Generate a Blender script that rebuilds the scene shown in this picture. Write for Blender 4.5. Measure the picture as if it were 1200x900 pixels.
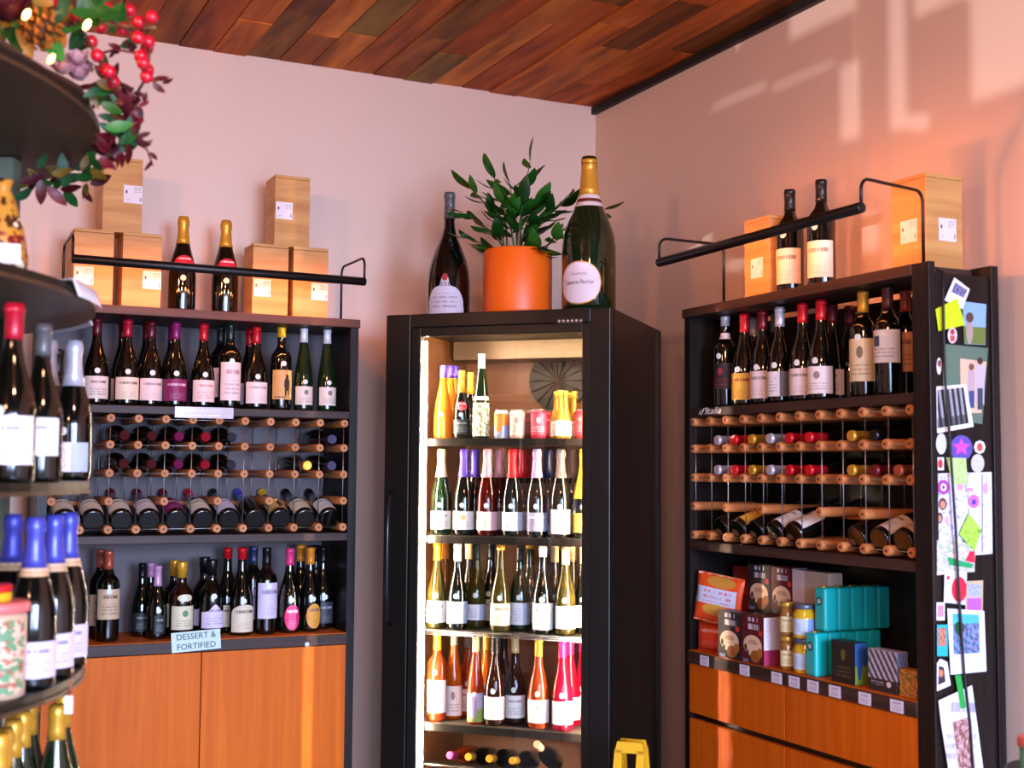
import bpy, bmesh, math, random
from mathutils import Vector, Matrix
random.seed(7)
PI = math.pi
sc = bpy.context.scene
for o in list(bpy.data.objects): bpy.data.objects.remove(o)
COL = sc.collection

# ------------------------------------------------------------------ camera
F = 1504.1; YAW, PIT, ROL = 0.44941, 0.068826, 0.007446
CAM = Vector((-2.682, -4.75, 1.5))
wv = Vector((math.sin(YAW)*math.cos(PIT), math.cos(YAW)*math.cos(PIT), math.sin(PIT)))
r0 = Vector((math.cos(YAW), -math.sin(YAW), 0)); u0 = r0.cross(wv)
rv = r0*math.cos(ROL) + u0*math.sin(ROL); uv_ = rv.cross(wv)
cd = bpy.data.cameras.new('camera'); cam = bpy.data.objects.new('camera', cd); COL.objects.link(cam)
M = Matrix((rv, uv_, -wv)).transposed().to_4x4(); M.translation = CAM; cam.matrix_world = M
cd.sensor_width = 36; cd.lens = 36*F/1200; cd.clip_start = .05
cd.dof.use_dof = True; cd.dof.focus_distance = 4.3; cd.dof.aperture_fstop = 3.2
sc.camera = cam
def ray(x, y): return rv*((x-600)/F) - uv_*((y-450)/F) + wv
def at(x, y, ax, v):
    d = ray(x, y); i = 'xyz'.index(ax); return CAM + d*((v-CAM[i])/d[i])
def atn(x, y, n, c):
    d = ray(x, y); return CAM + d*((c-CAM.dot(n))/d.dot(n))

# ------------------------------------------------------------------ world, lights, exposure
w = bpy.data.worlds.new('world'); sc.world = w; w.use_nodes = True
bg = w.node_tree.nodes['Background']; bg.inputs[0].default_value = (.75, .82, 1, 1); bg.inputs[1].default_value = .5
sc.view_settings.view_transform = 'Standard'; sc.view_settings.look = 'None'
sc.view_settings.gamma = 1; sc.view_settings.use_curve_mapping = False
sc.view_settings.exposure = 0.47
def area(name, loc, target, sx, sy, power, col):
    l = bpy.data.lights.new(name, 'AREA'); l.shape = 'RECTANGLE'; l.size = sx; l.size_y = sy
    l.energy = power; l.color = col
    o = bpy.data.objects.new(name, l); COL.objects.link(o); o.location = loc
    o.rotation_euler = (Vector(target)-Vector(loc)).to_track_quat('-Z', 'Y').to_euler(); return o
# daylight entering through the three shop windows behind the camera
for x, pw_ in ((-5.2, 25), (-3.2, 115), (-1.2, 275)):
    area('window_daylight', (x, -7.9, 1.75), (x, 0, -2.3), 1.5, 1.9, pw_*.68, (.5, .64, 1)).data.spread = math.radians(95)     # sky light falls in downwards
# added spot for the right wall's light patches, shining through openings shaped for it
PATCH_SRC = Vector((-9.2, -6.2, .3))
sl_ = bpy.data.lights.new('patch_spot', 'SPOT'); sl_.energy = 1400; sl_.color = (1, .93, 1); sl_.spot_size = math.radians(30); sl_.spot_blend = .3; sl_.shadow_soft_size = .009
so_ = bpy.data.objects.new('patch_spot', sl_); COL.objects.link(so_); so_.location = PATCH_SRC
so_.rotation_euler = (Vector((0, -1.7, 2.65))-PATCH_SRC).to_track_quat('-Z', 'Y').to_euler()
# warm ceiling lamps of the shop
for x, y in ((-3.9, -2.9), (-2.2, -4.2), (-4.4, -5.6)):
    l = bpy.data.lights.new('ceiling_lamp_light', 'POINT'); l.energy = 64; l.color = (1, .45, .25); l.shadow_soft_size = .09
    o = bpy.data.objects.new('ceiling_lamp_light', l); COL.objects.link(o); o.location = (x, y, 2.72)

# ------------------------------------------------------------------ mesh helpers
class MB:
    def __init__(s): s.v = []; s.f = []; s.uv = {}; s.sm = []
    def add(s, vs, fs, smooth=False, uvs=None):
        b = len(s.v); s.v += [tuple(v) for v in vs]
        for f in fs:
            s.f.append(tuple(i+b for i in f)); s.sm.append(smooth)
        if uvs:
            for i, t in enumerate(uvs): s.uv[b+i] = t
        return s
    def box(s, x0, y0, z0, x1, y1, z1):
        vs = [(x, y, z) for z in (z0, z1) for y in (y0, y1) for x in (x0, x1)]
        uvs = [(a, b if c == 0 else b) for c in (0, 1) for b in (0, 1) for a in (0, 1)]
        uvs = [(i % 2, i//4) for i in range(8)]
        return s.add(vs, [(0, 2, 3, 1), (4, 5, 7, 6), (0, 1, 5, 4), (2, 6, 7, 3), (0, 4, 6, 2), (1, 3, 7, 5)], False, uvs)
    def lathe(s, prof, seg=24, cap=True, c=(0, 0)):
        vs = []; n = len(prof)
        for z, r in prof:
            for k in range(seg):
                a = 2*PI*k/seg; vs.append((c[0]+r*math.cos(a), c[1]+r*math.sin(a), z))
        fs = [(i*seg+k, i*seg+(k+1) % seg, (i+1)*seg+(k+1) % seg, (i+1)*seg+k) for i in range(n-1) for k in range(seg)]
        s.add(vs, fs, True)
        if cap:
            b = len(s.v)-n*seg
            s.f.append(tuple(b+k for k in reversed(range(seg)))); s.sm.append(False)
            s.f.append(tuple(b+(n-1)*seg+k for k in range(seg))); s.sm.append(False)
        return s
    def tube(s, pts, r, seg=8, cap=True):
        pts = [Vector(p) for p in pts]; n = len(pts); vs = []
        rr = r if isinstance(r, (list, tuple)) else [r]*n
        t0 = (pts[1]-pts[0]).normalized(); a = Vector((0, 0, 1)) if abs(t0.z) < .9 else Vector((1, 0, 0))
        nrm = t0.cross(a).normalized()
        for i, p in enumerate(pts):
            t = (pts[min(i+1, n-1)]-pts[max(i-1, 0)]).normalized()
            nrm = (nrm-t*nrm.dot(t)).normalized(); b = t.cross(nrm)
            for k in range(seg):
                an = 2*PI*k/seg; vs.append(p+(nrm*math.cos(an)+b*math.sin(an))*rr[i])
        fs = [(i*seg+k, i*seg+(k+1) % seg, (i+1)*seg+(k+1) % seg, (i+1)*seg+k) for i in range(n-1) for k in range(seg)]
        b0 = len(s.v); s.add(vs, fs, True)
        if cap:
            s.f.append(tuple(b0+k for k in reversed(range(seg)))); s.sm.append(False)
            s.f.append(tuple(b0+(n-1)*seg+k for k in range(seg))); s.sm.append(False)
        return s
    def poly(s, pts, off):          # flat polygon extruded by the vector off; uv from the bounding box of the polygon
        n = len(pts); off = Vector(off); P = [Vector(p) for p in pts]
        e = (P[1]-P[0]).normalized(); nn = off.normalized(); g = nn.cross(e)
        us = [p.dot(e) for p in P]; ws = [p.dot(g) for p in P]
        du = max(us)-min(us) or 1; dw = max(ws)-min(ws) or 1
        uvs = [((a-min(us))/du, (b-min(ws))/dw) for a, b in zip(us, ws)]
        fs = [tuple(reversed(range(n))), tuple(range(n, 2*n))]+[(k, (k+1) % n, n+(k+1) % n, n+k) for k in range(n)]
        return s.add(P+[p+off for p in P], fs, False, uvs*2)
    def sphere(s, c, rx, ry=None, rz=None, seg=10, rings=7):
        ry = ry or rx; rz = rz or rx; vs = [(c[0], c[1], c[2]-rz)]
        for i in range(1, rings):
            t = PI*i/rings
            for k in range(seg):
                a = 2*PI*k/seg; vs.append((c[0]+rx*math.sin(t)*math.cos(a), c[1]+ry*math.sin(t)*math.sin(a), c[2]-rz*math.cos(t)))
        vs.append((c[0], c[1], c[2]+rz)); fs = []
        for k in range(seg): fs.append((0, 1+(k+1) % seg, 1+k))
        for i in range(rings-2):
            for k in range(seg):
                a = 1+i*seg; fs.append((a+k, a+(k+1) % seg, a+seg+(k+1) % seg, a+seg+k))
        a = 1+(rings-2)*seg
        for k in range(seg): fs.append((a+k, a+(k+1) % seg, len(vs)-1))
        return s.add(vs, fs, True)
    def mesh(s, name, mat, bevel=0):
        me = bpy.data.meshes.new(name); me.from_pydata(s.v, [], s.f)
        me.polygons.foreach_set('use_smooth', s.sm)
        if s.uv:
            l = me.uv_layers.new(name='UVMap'); vi = [0]*len(me.loops); me.loops.foreach_get('vertex_index', vi)
            for i, v in enumerate(vi): l.data[i].uv = s.uv.get(v, (0, 0))
        if bevel:
            bm = bmesh.new(); bm.from_mesh(me)
            bmesh.ops.bevel(bm, geom=list(bm.edges), offset=bevel, segments=2, profile=.5, affect='EDGES', clamp_overlap=True)
            bm.to_mesh(me); bm.free()
        if mat: me.materials.append(mat)
        me.update(); return me
def link(name, me, parent=None, loc=None, rot=None):
    o = bpy.data.objects.new(name, me); COL.objects.link(o)
    if parent: o.parent = parent
    if loc is not None: o.location = loc
    if rot is not None: o.rotation_euler = rot
    return o
def part(name, mb, mat, parent=None, bevel=0, loc=None, rot=None): return link(name, mb.mesh(name, mat, bevel), parent, loc, rot)
def tag(o, label, cat, group=None):
    o['label'] = label; o['category'] = cat
    if group: o['group'] = group
    return o
def thing(name, label, cat, loc=(0, 0, 0), rotz=0, group=None):
    o = bpy.data.objects.new(name, None); COL.objects.link(o); o.empty_display_size = .05
    o.location = loc; o.rotation_euler = (0, 0, rotz); return tag(o, label, cat, group)
def struct(o): o['kind'] = 'structure'; return o
_cache = {}
def cached(key, fn):
    if key not in _cache: _cache[key] = fn()
    return _cache[key]

# ------------------------------------------------------------------ materials
def lin(c): return tuple((v/12.92 if v <= .04045 else ((v+.055)/1.055)**2.4) for v in c)
def hexc(h): return lin(tuple(int(h[i:i+2], 16)/255 for i in (0, 2, 4)))
def nt(name):
    m = bpy.data.materials.new(name); m.use_nodes = True; t = m.node_tree
    return m, t, t.nodes['Principled BSDF']
def N(t, ty, **kw):
    n = t.nodes.new(ty)
    for k, v in kw.items(): setattr(n, k, v)
    return n
def mat(name, h, rough=.5, metal=0, spec=.5, coat=0, emit=0, noise=0, nscale=30):
    def mk():
        m, t, p = nt(name); c = hexc(h) if isinstance(h, str) else h
        p.inputs['Base Color'].default_value = (*c, 1); p.inputs['Roughness'].default_value = rough
        p.inputs['Metallic'].default_value = metal; p.inputs['Specular IOR Level'].default_value = spec
        p.inputs['Coat Weight'].default_value = coat; p.inputs['Coat Roughness'].default_value = .08
        if emit: p.inputs['Emission Color'].default_value = (*c, 1); p.inputs['Emission Strength'].default_value = emit
        if noise:
            tc = N(t, 'ShaderNodeTexCoord'); nz = N(t, 'ShaderNodeTexNoise'); nz.inputs['Scale'].default_value = nscale; nz.inputs['Detail'].default_value = 6
            mx = N(t, 'ShaderNodeMix', data_type='RGBA'); mx.inputs[6].default_value = (*[v*(1-noise) for v in c], 1); mx.inputs[7].default_value = (*[min(1, v*(1+noise)) for v in c], 1)
            t.links.new(tc.outputs['Object'], nz.inputs['Vector']); t.links.new(nz.outputs['Fac'], mx.inputs[0]); t.links.new(mx.outputs[2], p.inputs['Base Color'])
            bp = N(t, 'ShaderNodeBump'); bp.inputs['Strength'].default_value = .08; t.links.new(nz.outputs['Fac'], bp.inputs['Height']); t.links.new(bp.outputs[0], p.inputs['Normal'])
        return m
    return cached(('m', name, str(h), rough, metal, coat, emit, noise), mk)
def wood(name, stops, scale=(1, 1, 1), rough=.45, rnd=True, ramp=None, coat=0, bump=.15):
    m, t, p = nt(name); L = t.links.new
    tc = N(t, 'ShaderNodeTexCoord'); mp = N(t, 'ShaderNodeMapping'); mp.inputs['Scale'].default_value = scale
    oi = N(t, 'ShaderNodeObjectInfo'); ad = N(t, 'ShaderNodeVectorMath', operation='ADD'); sm = N(t, 'ShaderNodeVectorMath', operation='SCALE')
    cx = N(t, 'ShaderNodeCombineXYZ'); L(oi.outputs['Random'], cx.inputs[0]); L(oi.outputs['Random'], cx.inputs[2])
    L(cx.outputs[0], sm.inputs[0]); sm.inputs['Scale'].default_value = 37
    L(tc.outputs['Object'], mp.inputs[0]); L(mp.outputs[0], ad.inputs[0]); L(sm.outputs[0], ad.inputs[1])
    n1 = N(t, 'ShaderNodeTexNoise'); n1.inputs['Scale'].default_value = 1; n1.inputs['Detail'].default_value = 8; n1.inputs['Distortion'].default_value = .6
    L(ad.outputs[0], n1.inputs['Vector'])
    cr = N(t, 'ShaderNodeValToRGB'); e = cr.color_ramp.elements
    e[0].position = .3; e[0].color = (*hexc(stops[0]), 1); e[1].position = .7; e[1].color = (*hexc(stops[-1]), 1)
    for i, s_ in enumerate(stops[1:-1]):
        q = e.new(.3+.4*(i+1)/(len(stops)-1)); q.color = (*hexc(s_), 1)
    L(n1.outputs['Fac'], cr.inputs[0]); out = cr.outputs[0]
    if ramp:
        c2 = N(t, 'ShaderNodeValToRGB'); c2.color_ramp.interpolation = 'CONSTANT'; e = c2.color_ramp.elements
        e[0].color = (*hexc(ramp[0]), 1); e[1].position = .999; e[1].color = (*hexc(ramp[-1]), 1)
        for i, s_ in enumerate(ramp[1:]): q = e.new((i+1)/len(ramp)); q.color = (*hexc(s_), 1)
        L(oi.outputs['Random'], c2.inputs[0])
        mx = N(t, 'ShaderNodeMix', data_type='RGBA', blend_type='MULTIPLY'); mx.inputs[0].default_value = 1
        L(out, mx.inputs[6]); L(c2.outputs[0], mx.inputs[7]); out = mx.outputs[2]
    L(out, p.inputs['Base Color']); p.inputs['Roughness'].default_value = rough; p.inputs['Coat Weight'].default_value = coat; p.inputs['Specular IOR Level'].default_value = .22
    bp = N(t, 'ShaderNodeBump'); bp.inputs['Strength'].default_value = bump; bp.inputs['Distance'].default_value = .01
    L(n1.outputs['Fac'], bp.inputs['Height']); L(bp.outputs[0], p.inputs['Normal'])
    return m
def glassy(name, h, trans=.5):       # coloured wine seen through bottle glass: half see-through scatter under a clear coat
    def mk():
        m, t, p = nt(name); L = t.links.new; c = hexc(h); t.nodes.remove(p); o = t.nodes['Material Output']
        d = N(t, 'ShaderNodeBsdfDiffuse'); d.inputs[0].default_value = (*c, 1)
        tr = N(t, 'ShaderNodeBsdfTranslucent'); tr.inputs[0].default_value = (*c, 1)
        a = N(t, 'ShaderNodeMixShader'); a.inputs[0].default_value = trans; L(d.outputs[0], a.inputs[1]); L(tr.outputs[0], a.inputs[2])
        g = N(t, 'ShaderNodeBsdfGlossy'); g.inputs['Roughness'].default_value = .05
        fr = N(t, 'ShaderNodeFresnel'); fr.inputs[0].default_value = 1.5
        b = N(t, 'ShaderNodeMixShader'); L(fr.outputs[0], b.inputs[0]); L(a.outputs[0], b.inputs[1]); L(g.outputs[0], b.inputs[2]); L(b.outputs[0], o.inputs[0])
        return m
    return cached(('g', name), mk)
def pane_mat():
    m, t, p = nt('clear_glass'); L = t.links.new; t.nodes.remove(p); o = t.nodes['Material Output']
    a = N(t, 'ShaderNodeBsdfTransparent'); a.inputs[0].default_value = (.95, .97, .96, 1)
    g = N(t, 'ShaderNodeBsdfGlossy'); g.inputs['Roughness'].default_value = .015
    fr = N(t, 'ShaderNodeFresnel'); fr.inputs[0].default_value = 1.45
    b = N(t, 'ShaderNodeMixShader'); L(fr.outputs[0], b.inputs[0]); L(a.outputs[0], b.inputs[1]); L(g.outputs[0], b.inputs[2]); L(b.outputs[0], o.inputs[0])
    return m
def printed(base, ink='555050', style='text', base2=None, rough=.55):
    """paper with small illegible print, laid out on the piece's own uv"""
    def mk():
        m, t, p = nt('printed_paper'); L = t.links.new
        uv = N(t, 'ShaderNodeUVMap'); sp = N(t, 'ShaderNodeSeparateXYZ'); L(uv.outputs[0], sp.inputs[0])
        def mth(op, a, b=0.0, c=None):
            n = N(t, 'ShaderNodeMath', operation=op)
            for i, q in enumerate((a, b) if c is None else (a, b, c)):
                if isinstance(q, (int, float)): n.inputs[i].default_value = q
                else: L(q, n.inputs[i])
            return n.outputs[0]
        U, V = sp.outputs[0], sp.outputs[1]
        def band(x, a, b): return mth('MULTIPLY', mth('GREATER_THAN', x, a), mth('LESS_THAN', x, b))
        def words(nl, thr, v0, v1, u0, u1, fu):
            row = mth('FLOOR', mth('MULTIPLY', V, nl)); fr = mth('FRACT', mth('MULTIPLY', V, nl))
            cx = N(t, 'ShaderNodeCombineXYZ'); L(mth('MULTIPLY', U, fu), cx.inputs[0]); L(mth('MULTIPLY', row, 3.7), cx.inputs[1])
            nz = N(t, 'ShaderNodeTexNoise'); nz.inputs['Scale'].default_value = 1; nz.inputs['Detail'].default_value = 1; L(cx.outputs[0], nz.inputs['Vector'])
            k = mth('MULTIPLY', mth('GREATER_THAN', fr, thr), mth('GREATER_THAN', nz.outputs[0], .46))
            return mth('MULTIPLY', k, mth('MULTIPLY', band(V, v0, v1), band(U, u0, u1)))
        def ell(cu, cv, ru, rv_):
            a = mth('POWER', mth('DIVIDE', mth('SUBTRACT', U, cu), ru), 2); b = mth('POWER', mth('DIVIDE', mth('SUBTRACT', V, cv), rv_), 2)
            return mth('LESS_THAN', mth('ADD', a, b), 1)
        cur = None
        def over(mask, h, f=1.0):
            nonlocal cur
            mx = N(t, 'ShaderNodeMix', data_type='RGBA'); L(mth('MULTIPLY', mask, f), mx.inputs[0])
            if cur is None: mx.inputs[6].default_value = (*hexc(base), 1)
            else: L(cur, mx.inputs[6])
            mx.inputs[7].default_value = (*hexc(h), 1); cur = mx.outputs[2]
        if style == 'text': over(words(9, .5, .12, .52, .2, .8, 40), ink, .55); over(words(5, .45, .6, .8, .22, .78, 26), ink, .85)
        elif style == 'title': over(words(5, .45, .62, .82, .15, .85, 24), ink, .9); over(words(14, .6, .1, .4, .25, .75, 50), ink, .35)
        elif style == 'crest': over(ell(.5, .68, .1, .14), ink, .9); over(words(10, .5, .1, .45, .2, .8, 40), ink, .5)
        elif style == 'split': over(mth('GREATER_THAN', U, .62), base2 or '8090b0', .9); over(words(8, .5, .15, .8, .1, .55, 30), ink, .5)
        elif style == 'figure':
            over(ell(.6, .78, .07, .07), ink); over(ell(.6, .52, .13, .24), ink); over(band(U, .52, .58), ink, 0); over(mth('MULTIPLY', band(V, .12, .4), band(U, .5, .57)), ink); over(mth('MULTIPLY', band(V, .12, .4), band(U, .63, .7)), ink)
            over(words(9, .4, .02, .1, .1, .9, 30), ink, .8)
        elif style == 'square': over(mth('MULTIPLY', band(U, .12, .36), band(V, .5, .82)), base2 or '203050', .95); over(words(9, .5, .12, .45, .12, .8, 40), ink, .5)
        elif style == 'box':      # shipping label: emblem, bar code block, thin lines
            over(ell(.15, .62, .05, .1), ink); over(words(9, .55, .62, .92, .55, .95, 40), ink, .7); over(words(9, .6, .1, .3, .1, .3, 40), ink, .5); over(mth('MULTIPLY', band(U, .86, .95), band(V, .12, .35)), ink, .6)
        elif style == 'biscuit':  # picture of biscuits and a pale puddle under a title
            over(ell(.5, .38, .42, .22), 'e8c9a4'); over(ell(.18, .33, .06, .07), ink); over(ell(.26, .22, .06, .06), ink); over(ell(.62, .16, .22, .13), '9a5a1c'); over(ell(.82, .25, .12, .1), 'b06a22')
            over(mth('MULTIPLY', ell(.5, .43, .22, .08), band(V, .4, .5)), 'caa07a'); over(words(6, .3, .68, .97, .3, .8, 16), 'd8cfd8', .95); over(ell(.86, .66, .09, .06), 'd22c2c'); over(mth('MULTIPLY', band(U, .05, .3), band(V, .01, .08)), '6a7696')
        elif style == 'side': over(mth('LESS_THAN', V, .32), base2 or 'a02a55'); over(words(22, .5, .36, .95, .12, .88, 40), ink, .45)
        elif style == 'bag':
            over(mth('MULTIPLY', band(V, .38, .72), band(U, 0, .9)), 'cfd2e6'); over(ell(.55, .86, .3, .12), 'c98a34'); over(ell(.5, .27, .3, .12), 'd79a3c'); over(words(9, .5, .42, .68, .2, .8, 26), 'd66a70', .8)
        elif style == 'photo':
            nz = N(t, 'ShaderNodeTexNoise'); nz.inputs['Scale'].default_value = 7; nz.inputs['Detail'].default_value = 4; L(uv.outputs[0], nz.inputs['Vector'])
            over(mth('GREATER_THAN', nz.outputs[0], .5), ink, .85); nz2 = N(t, 'ShaderNodeTexNoise'); nz2.inputs['Scale'].default_value = 12; L(uv.outputs[0], nz2.inputs['Vector']); over(mth('GREATER_THAN', nz2.outputs[0], .58), base2 or 'c08080', .8)
        elif style == 'bars':
            over(mth('GREATER_THAN', mth('SINE', mth('MULTIPLY', U, 38)), .1), ink, .85); over(mth('LESS_THAN', V, .25), base2 or '202020', .7)
        elif style == 'weave':
            a = mth('FRACT', mth('ADD', mth('MULTIPLY', U, 5), mth('MULTIPLY', mth('FLOOR', mth('MULTIPLY', V, 7)), .5))); b = mth('FRACT', mth('MULTIPLY', V, 7))
            over(mth('MULTIPLY', mth('GREATER_THAN', mth('ADD', a, mth('MULTIPLY', b, .6)), .55), mth('LESS_THAN', mth('ADD', a, mth('MULTIPLY', b, .6)), 1.1)), ink); over(mth('LESS_THAN', V, .3), '2a2624'); over(ell(.72, .2, .08, .07), 'd8d0d0'); over(words(12, .4, .15, .24, .1, .55, 30), 'a89e9e', .8)
        elif style == 'doodle':
            nz = N(t, 'ShaderNodeTexNoise'); nz.inputs['Scale'].default_value = 5; nz.inputs['Detail'].default_value = 2; L(uv.outputs[0], nz.inputs['Vector'])
            over(mth('LESS_THAN', mth('ABSOLUTE', mth('SUBTRACT', nz.outputs[0], .5)), .012), ink, .9); over(ell(.72, .8, .1, .07), base2 or 'd880a0', .8); over(ell(.3, .3, .08, .06), base2 or 'd880a0', .6)
        elif style == 'halves': over(mth('LESS_THAN', V, .45), ink); over(ell(.35, .5, .2, .38), base2 or 'b09078')
        if cur is None: p.inputs['Base Color'].default_value = (*hexc(base), 1)
        else: L(cur, p.inputs['Base Color'])
        p.inputs['Roughness'].default_value = rough; return m
    return cached(('p', base, ink, style, base2, rough), mk)

WALL = mat('wall_paint', 'dec4b0', .5, noise=.02, nscale=3)
DARKWOOD = wood('black_brown_wood', ['120d0b', '1c1512', '261c17'], (30, 30, 2), .4, bump=.05)
TOPWOOD = wood('brown_edge_wood', ['30221c', '3c2a22', '48342a'], (2, 2, 40), .45, bump=.05)
DOORWOOD = wood('cherry_veneer', ['c05600', 'cc5e02', 'd66806'], (38, 38, 1.6), .55, bump=.03)
BOXWOOD = wood('pine_box_wood', ['b47e46', 'c89456', 'd4a264'], (3, 3, 26), .45, bump=.05)
DOWEL = wood('dowel_wood', ['b06a38', 'c47c46', 'd08c54'], (8, 8, 8), .5, bump=.04)
PLANK = wood('reclaimed_plank', ['8a6236', 'd09a5a', 'f4c88a'], (14, 1.6, 14), .6, ramp=['e09850', 'b8803c', 'f0a44c', 'a08048', 'c89c54', 'd08038', 'f0b468', '946838', 'a8a068', 'e08c38', '9c9058', 'd8a04c'], bump=.3)
FLOOR = mat('polished_concrete', '84868f', .35, noise=.1, nscale=4)
BLACK = mat('black_metal', '14120f', .38, .3)
FRIDGE = mat('fridge_black', '0b0a07', .35, .1)
GONDOLA = mat('dark_olive_steel', '1e1c15', .42, .2)
GREENP = mat('sage_green_panel', '66705c', .55)
STEEL = mat('steel', '9a9a98', .3, .9)
PAPER = mat('white_card', 'e8e4e6', .6)
PANE = pane_mat()
GL = dict(dark=mat('dark_bottle_glass', '060805', .05, coat=.6), green=mat('green_bottle_glass', '0b1f0c', .05, coat=.6), brown=mat('brown_bottle_glass', '1c0c05', .05, coat=.6),
          olive=glassy('olive_glass', '4c4210'), amber=glassy('amber_glass', 'a05c10'), orange=glassy('orange_wine', 'd8640c'), rose=glassy('rose_wine', 'ae4016'),
          pink=glassy('pink_wine', 'b80a30'), red=glassy('red_rose_wine', '560c08'), juice=glassy('peach_juice', 'e88a1c'), clear=glassy('clear_spirit', 'b88c28'), dkrose=glassy('dark_rose_wine', '34100c'))
CAPS = dict(dull='44120f', plum='66123e', slate='2c2c32', mauve='4a4660', rackred='860c1e', maroon='5a1016', crimson='b0102a', dkred='6c1218', magenta='8a1a5c', red='c8141e', black='0c0c0d', dkgreen='10201a', yellow='d8a018', white='dcd8d4', silver='c8c4cc',
            copper='b0543a', lav='c08cb0', gold='d49a2c', pink='d83a78', orange='d8821e', navy='1c2a4a', purple='5a44b0', cream='e8c890', rosepink='e8a0a8', lilac='b8a8d8', taupe='6a5c54', brown='4a2018', blue='4c50b8', grey='5a5a58', hot='e0206a')
def capm(k):
    if k in ('dull', 'plum', 'slate', 'mauve', 'rackred'): return mat('wax_cap_'+k, CAPS[k], .75, 0, .1)
    return mat('capsule_'+k, CAPS[k], .32, .35 if k in ('gold', 'silver', 'copper', 'lilac', 'purple', 'blue') else .1)

# ------------------------------------------------------------------ bottles
PROF = dict(
 burg=[(0, .034), (.004, .0395), (.012, .0405), (.105, .0405), (.13, .0385), (.155, .033), (.18, .0255), (.205, .0185), (.225, .0155), (.25, .0145), (.284, .0143), (.285, .016), (.292, .016), (.293, .0145), (.297, .0143)],
 bord=[(0, .033), (.004, .037), (.01, .038), (.185, .038), (.2, .0355), (.213, .028), (.222, .020), (.235, .0155), (.255, .0145), (.287, .0143), (.288, .0155), (.296, .0155), (.3, .0145)],
 champ=[(0, .036), (.004, .042), (.012, .0435), (.12, .0435), (.15, .041), (.18, .034), (.21, .0255), (.24, .019), (.265, .0165), (.283, .016), (.289, .0182), (.302, .0182), (.308, .0165), (.314, .0145)],
 hock=[(0, .033), (.004, .0365), (.012, .0375), (.12, .0375), (.16, .034), (.2, .0275), (.24, .021), (.275, .016), (.3, .0145), (.322, .0143), (.323, .0155), (.33, .015)],
 cone=[(0, .036), (.004, .04), (.012, .041), (.09, .041), (.15, .033), (.2, .022), (.235, .0155), (.27, .0145), (.3, .0145)],
 port=[(0, .034), (.004, .039), (.01, .04), (.13, .04), (.15, .038), (.165, .03), (.178, .02), (.19, .0165), (.225, .016), (.226, .0175), (.255, .0175), (.258, .016)],
 jero=[(0, .044), (.004, .0495), (.012, .051), (.08, .051), (.11, .0485), (.14, .041), (.17, .0295), (.192, .0195), (.215, .0135), (.25, .0115), (.284, .0113), (.285, .0125), (.292, .0125), (.297, .0113)],
 bigchamp=[(0, .042), (.004, .051), (.012, .054), (.13, .054), (.155, .051), (.18, .043), (.203, .032), (.225, .0225), (.25, .018), (.285, .0152), (.30, .0145), (.301, .0155), (.309, .0155), (.311, .014), (.314, .013)],
 mini=[(0, .024), (.003, .027), (.008, .028), (.085, .028), (.11, .022), (.13, .0145), (.16, .0125), (.19, .0125), (.192, .0135), (.2, .0135)])
CAPZ = dict(burg=.238, bord=.24, champ=.212, hock=.275, cone=.25, port=.205, jero=.235, bigchamp=.222, mini=.175)
LABZ = dict(burg=(.022, .098), bord=(.045, .15), champ=(.022, .088), hock=(.025, .098), cone=(.02, .08), port=(.03, .11), jero=(.0, .085), bigchamp=(.02, .1), mini=(.012, .075))
STKZ = dict(burg=.117, bord=.168, champ=.11, hock=.116, cone=.1, port=.137, jero=.1, bigchamp=.1, mini=.1)
def rad(kind, z):
    p = PROF[kind]
    for (z0, a), (z1, b) in zip(p, p[1:]):
        if z0 <= z <= z1: return a+(b-a)*(z-z0)/max(z1-z0, 1e-6)
    return p[-1][1]
def body_mesh(kind, g): return cached(('body', kind, g), lambda: MB().lathe(PROF[kind], 28).mesh('bottle_body', GL[g]))
def cap_mesh(kind, c, z0):
    def mk():
        top = PROF[kind][-1][0]
        zs = [z0]+[z for z, r in PROF[kind] if z > z0+.001]
        pr = [(z, rad(kind, z)+.0009) for z in zs]; pr[-1] = (top+.0015, pr[-1][1])
        return MB().lathe(pr, 24).mesh('capsule', capm(c))
    return cached(('cap', kind, c, z0), mk)
def wrap_mb(rf, z0, z1, half, shape='rect', cols=18, rows=5, off=.0007, a0=-PI/2):
    mb = MB(); vs = []; uvs = []
    for i in range(cols+1):
        s = -1+2*i/cols
        if shape == 'oval': h = math.sqrt(max(0, 1-s*s)); lo, hi = .5-.5*h, .5+.5*h
        elif shape == 'arch': lo = 0; hi = .72+.28*math.cos(s*PI/2)**.6 if abs(s) < .98 else .72
        elif shape == 'peak': lo = 0; hi = .68+.32*math.exp(-(s/.35)**2)
        elif shape == 'crown': lo = 0; hi = (.68*math.sqrt(max(0, 1-(abs(s))**3.2))+.02)+(.3*math.exp(-(s/.2)**4))
        else: lo, hi = 0, 1
        for j in range(rows+1):
            q = lo+(hi-lo)*j/rows; z = z0+(z1-z0)*q; a = a0+half*s; r = rf(z)+off
            vs.append((r*math.cos(a), r*math.sin(a), z)); uvs.append(((s+1)/2, q))
    fs = [(i*(rows+1)+j, (i+1)*(rows+1)+j, (i+1)*(rows+1)+j+1, i*(rows+1)+j+1) for i in range(cols) for j in range(rows)]
    return mb.add(vs, fs, True, uvs)
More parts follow.
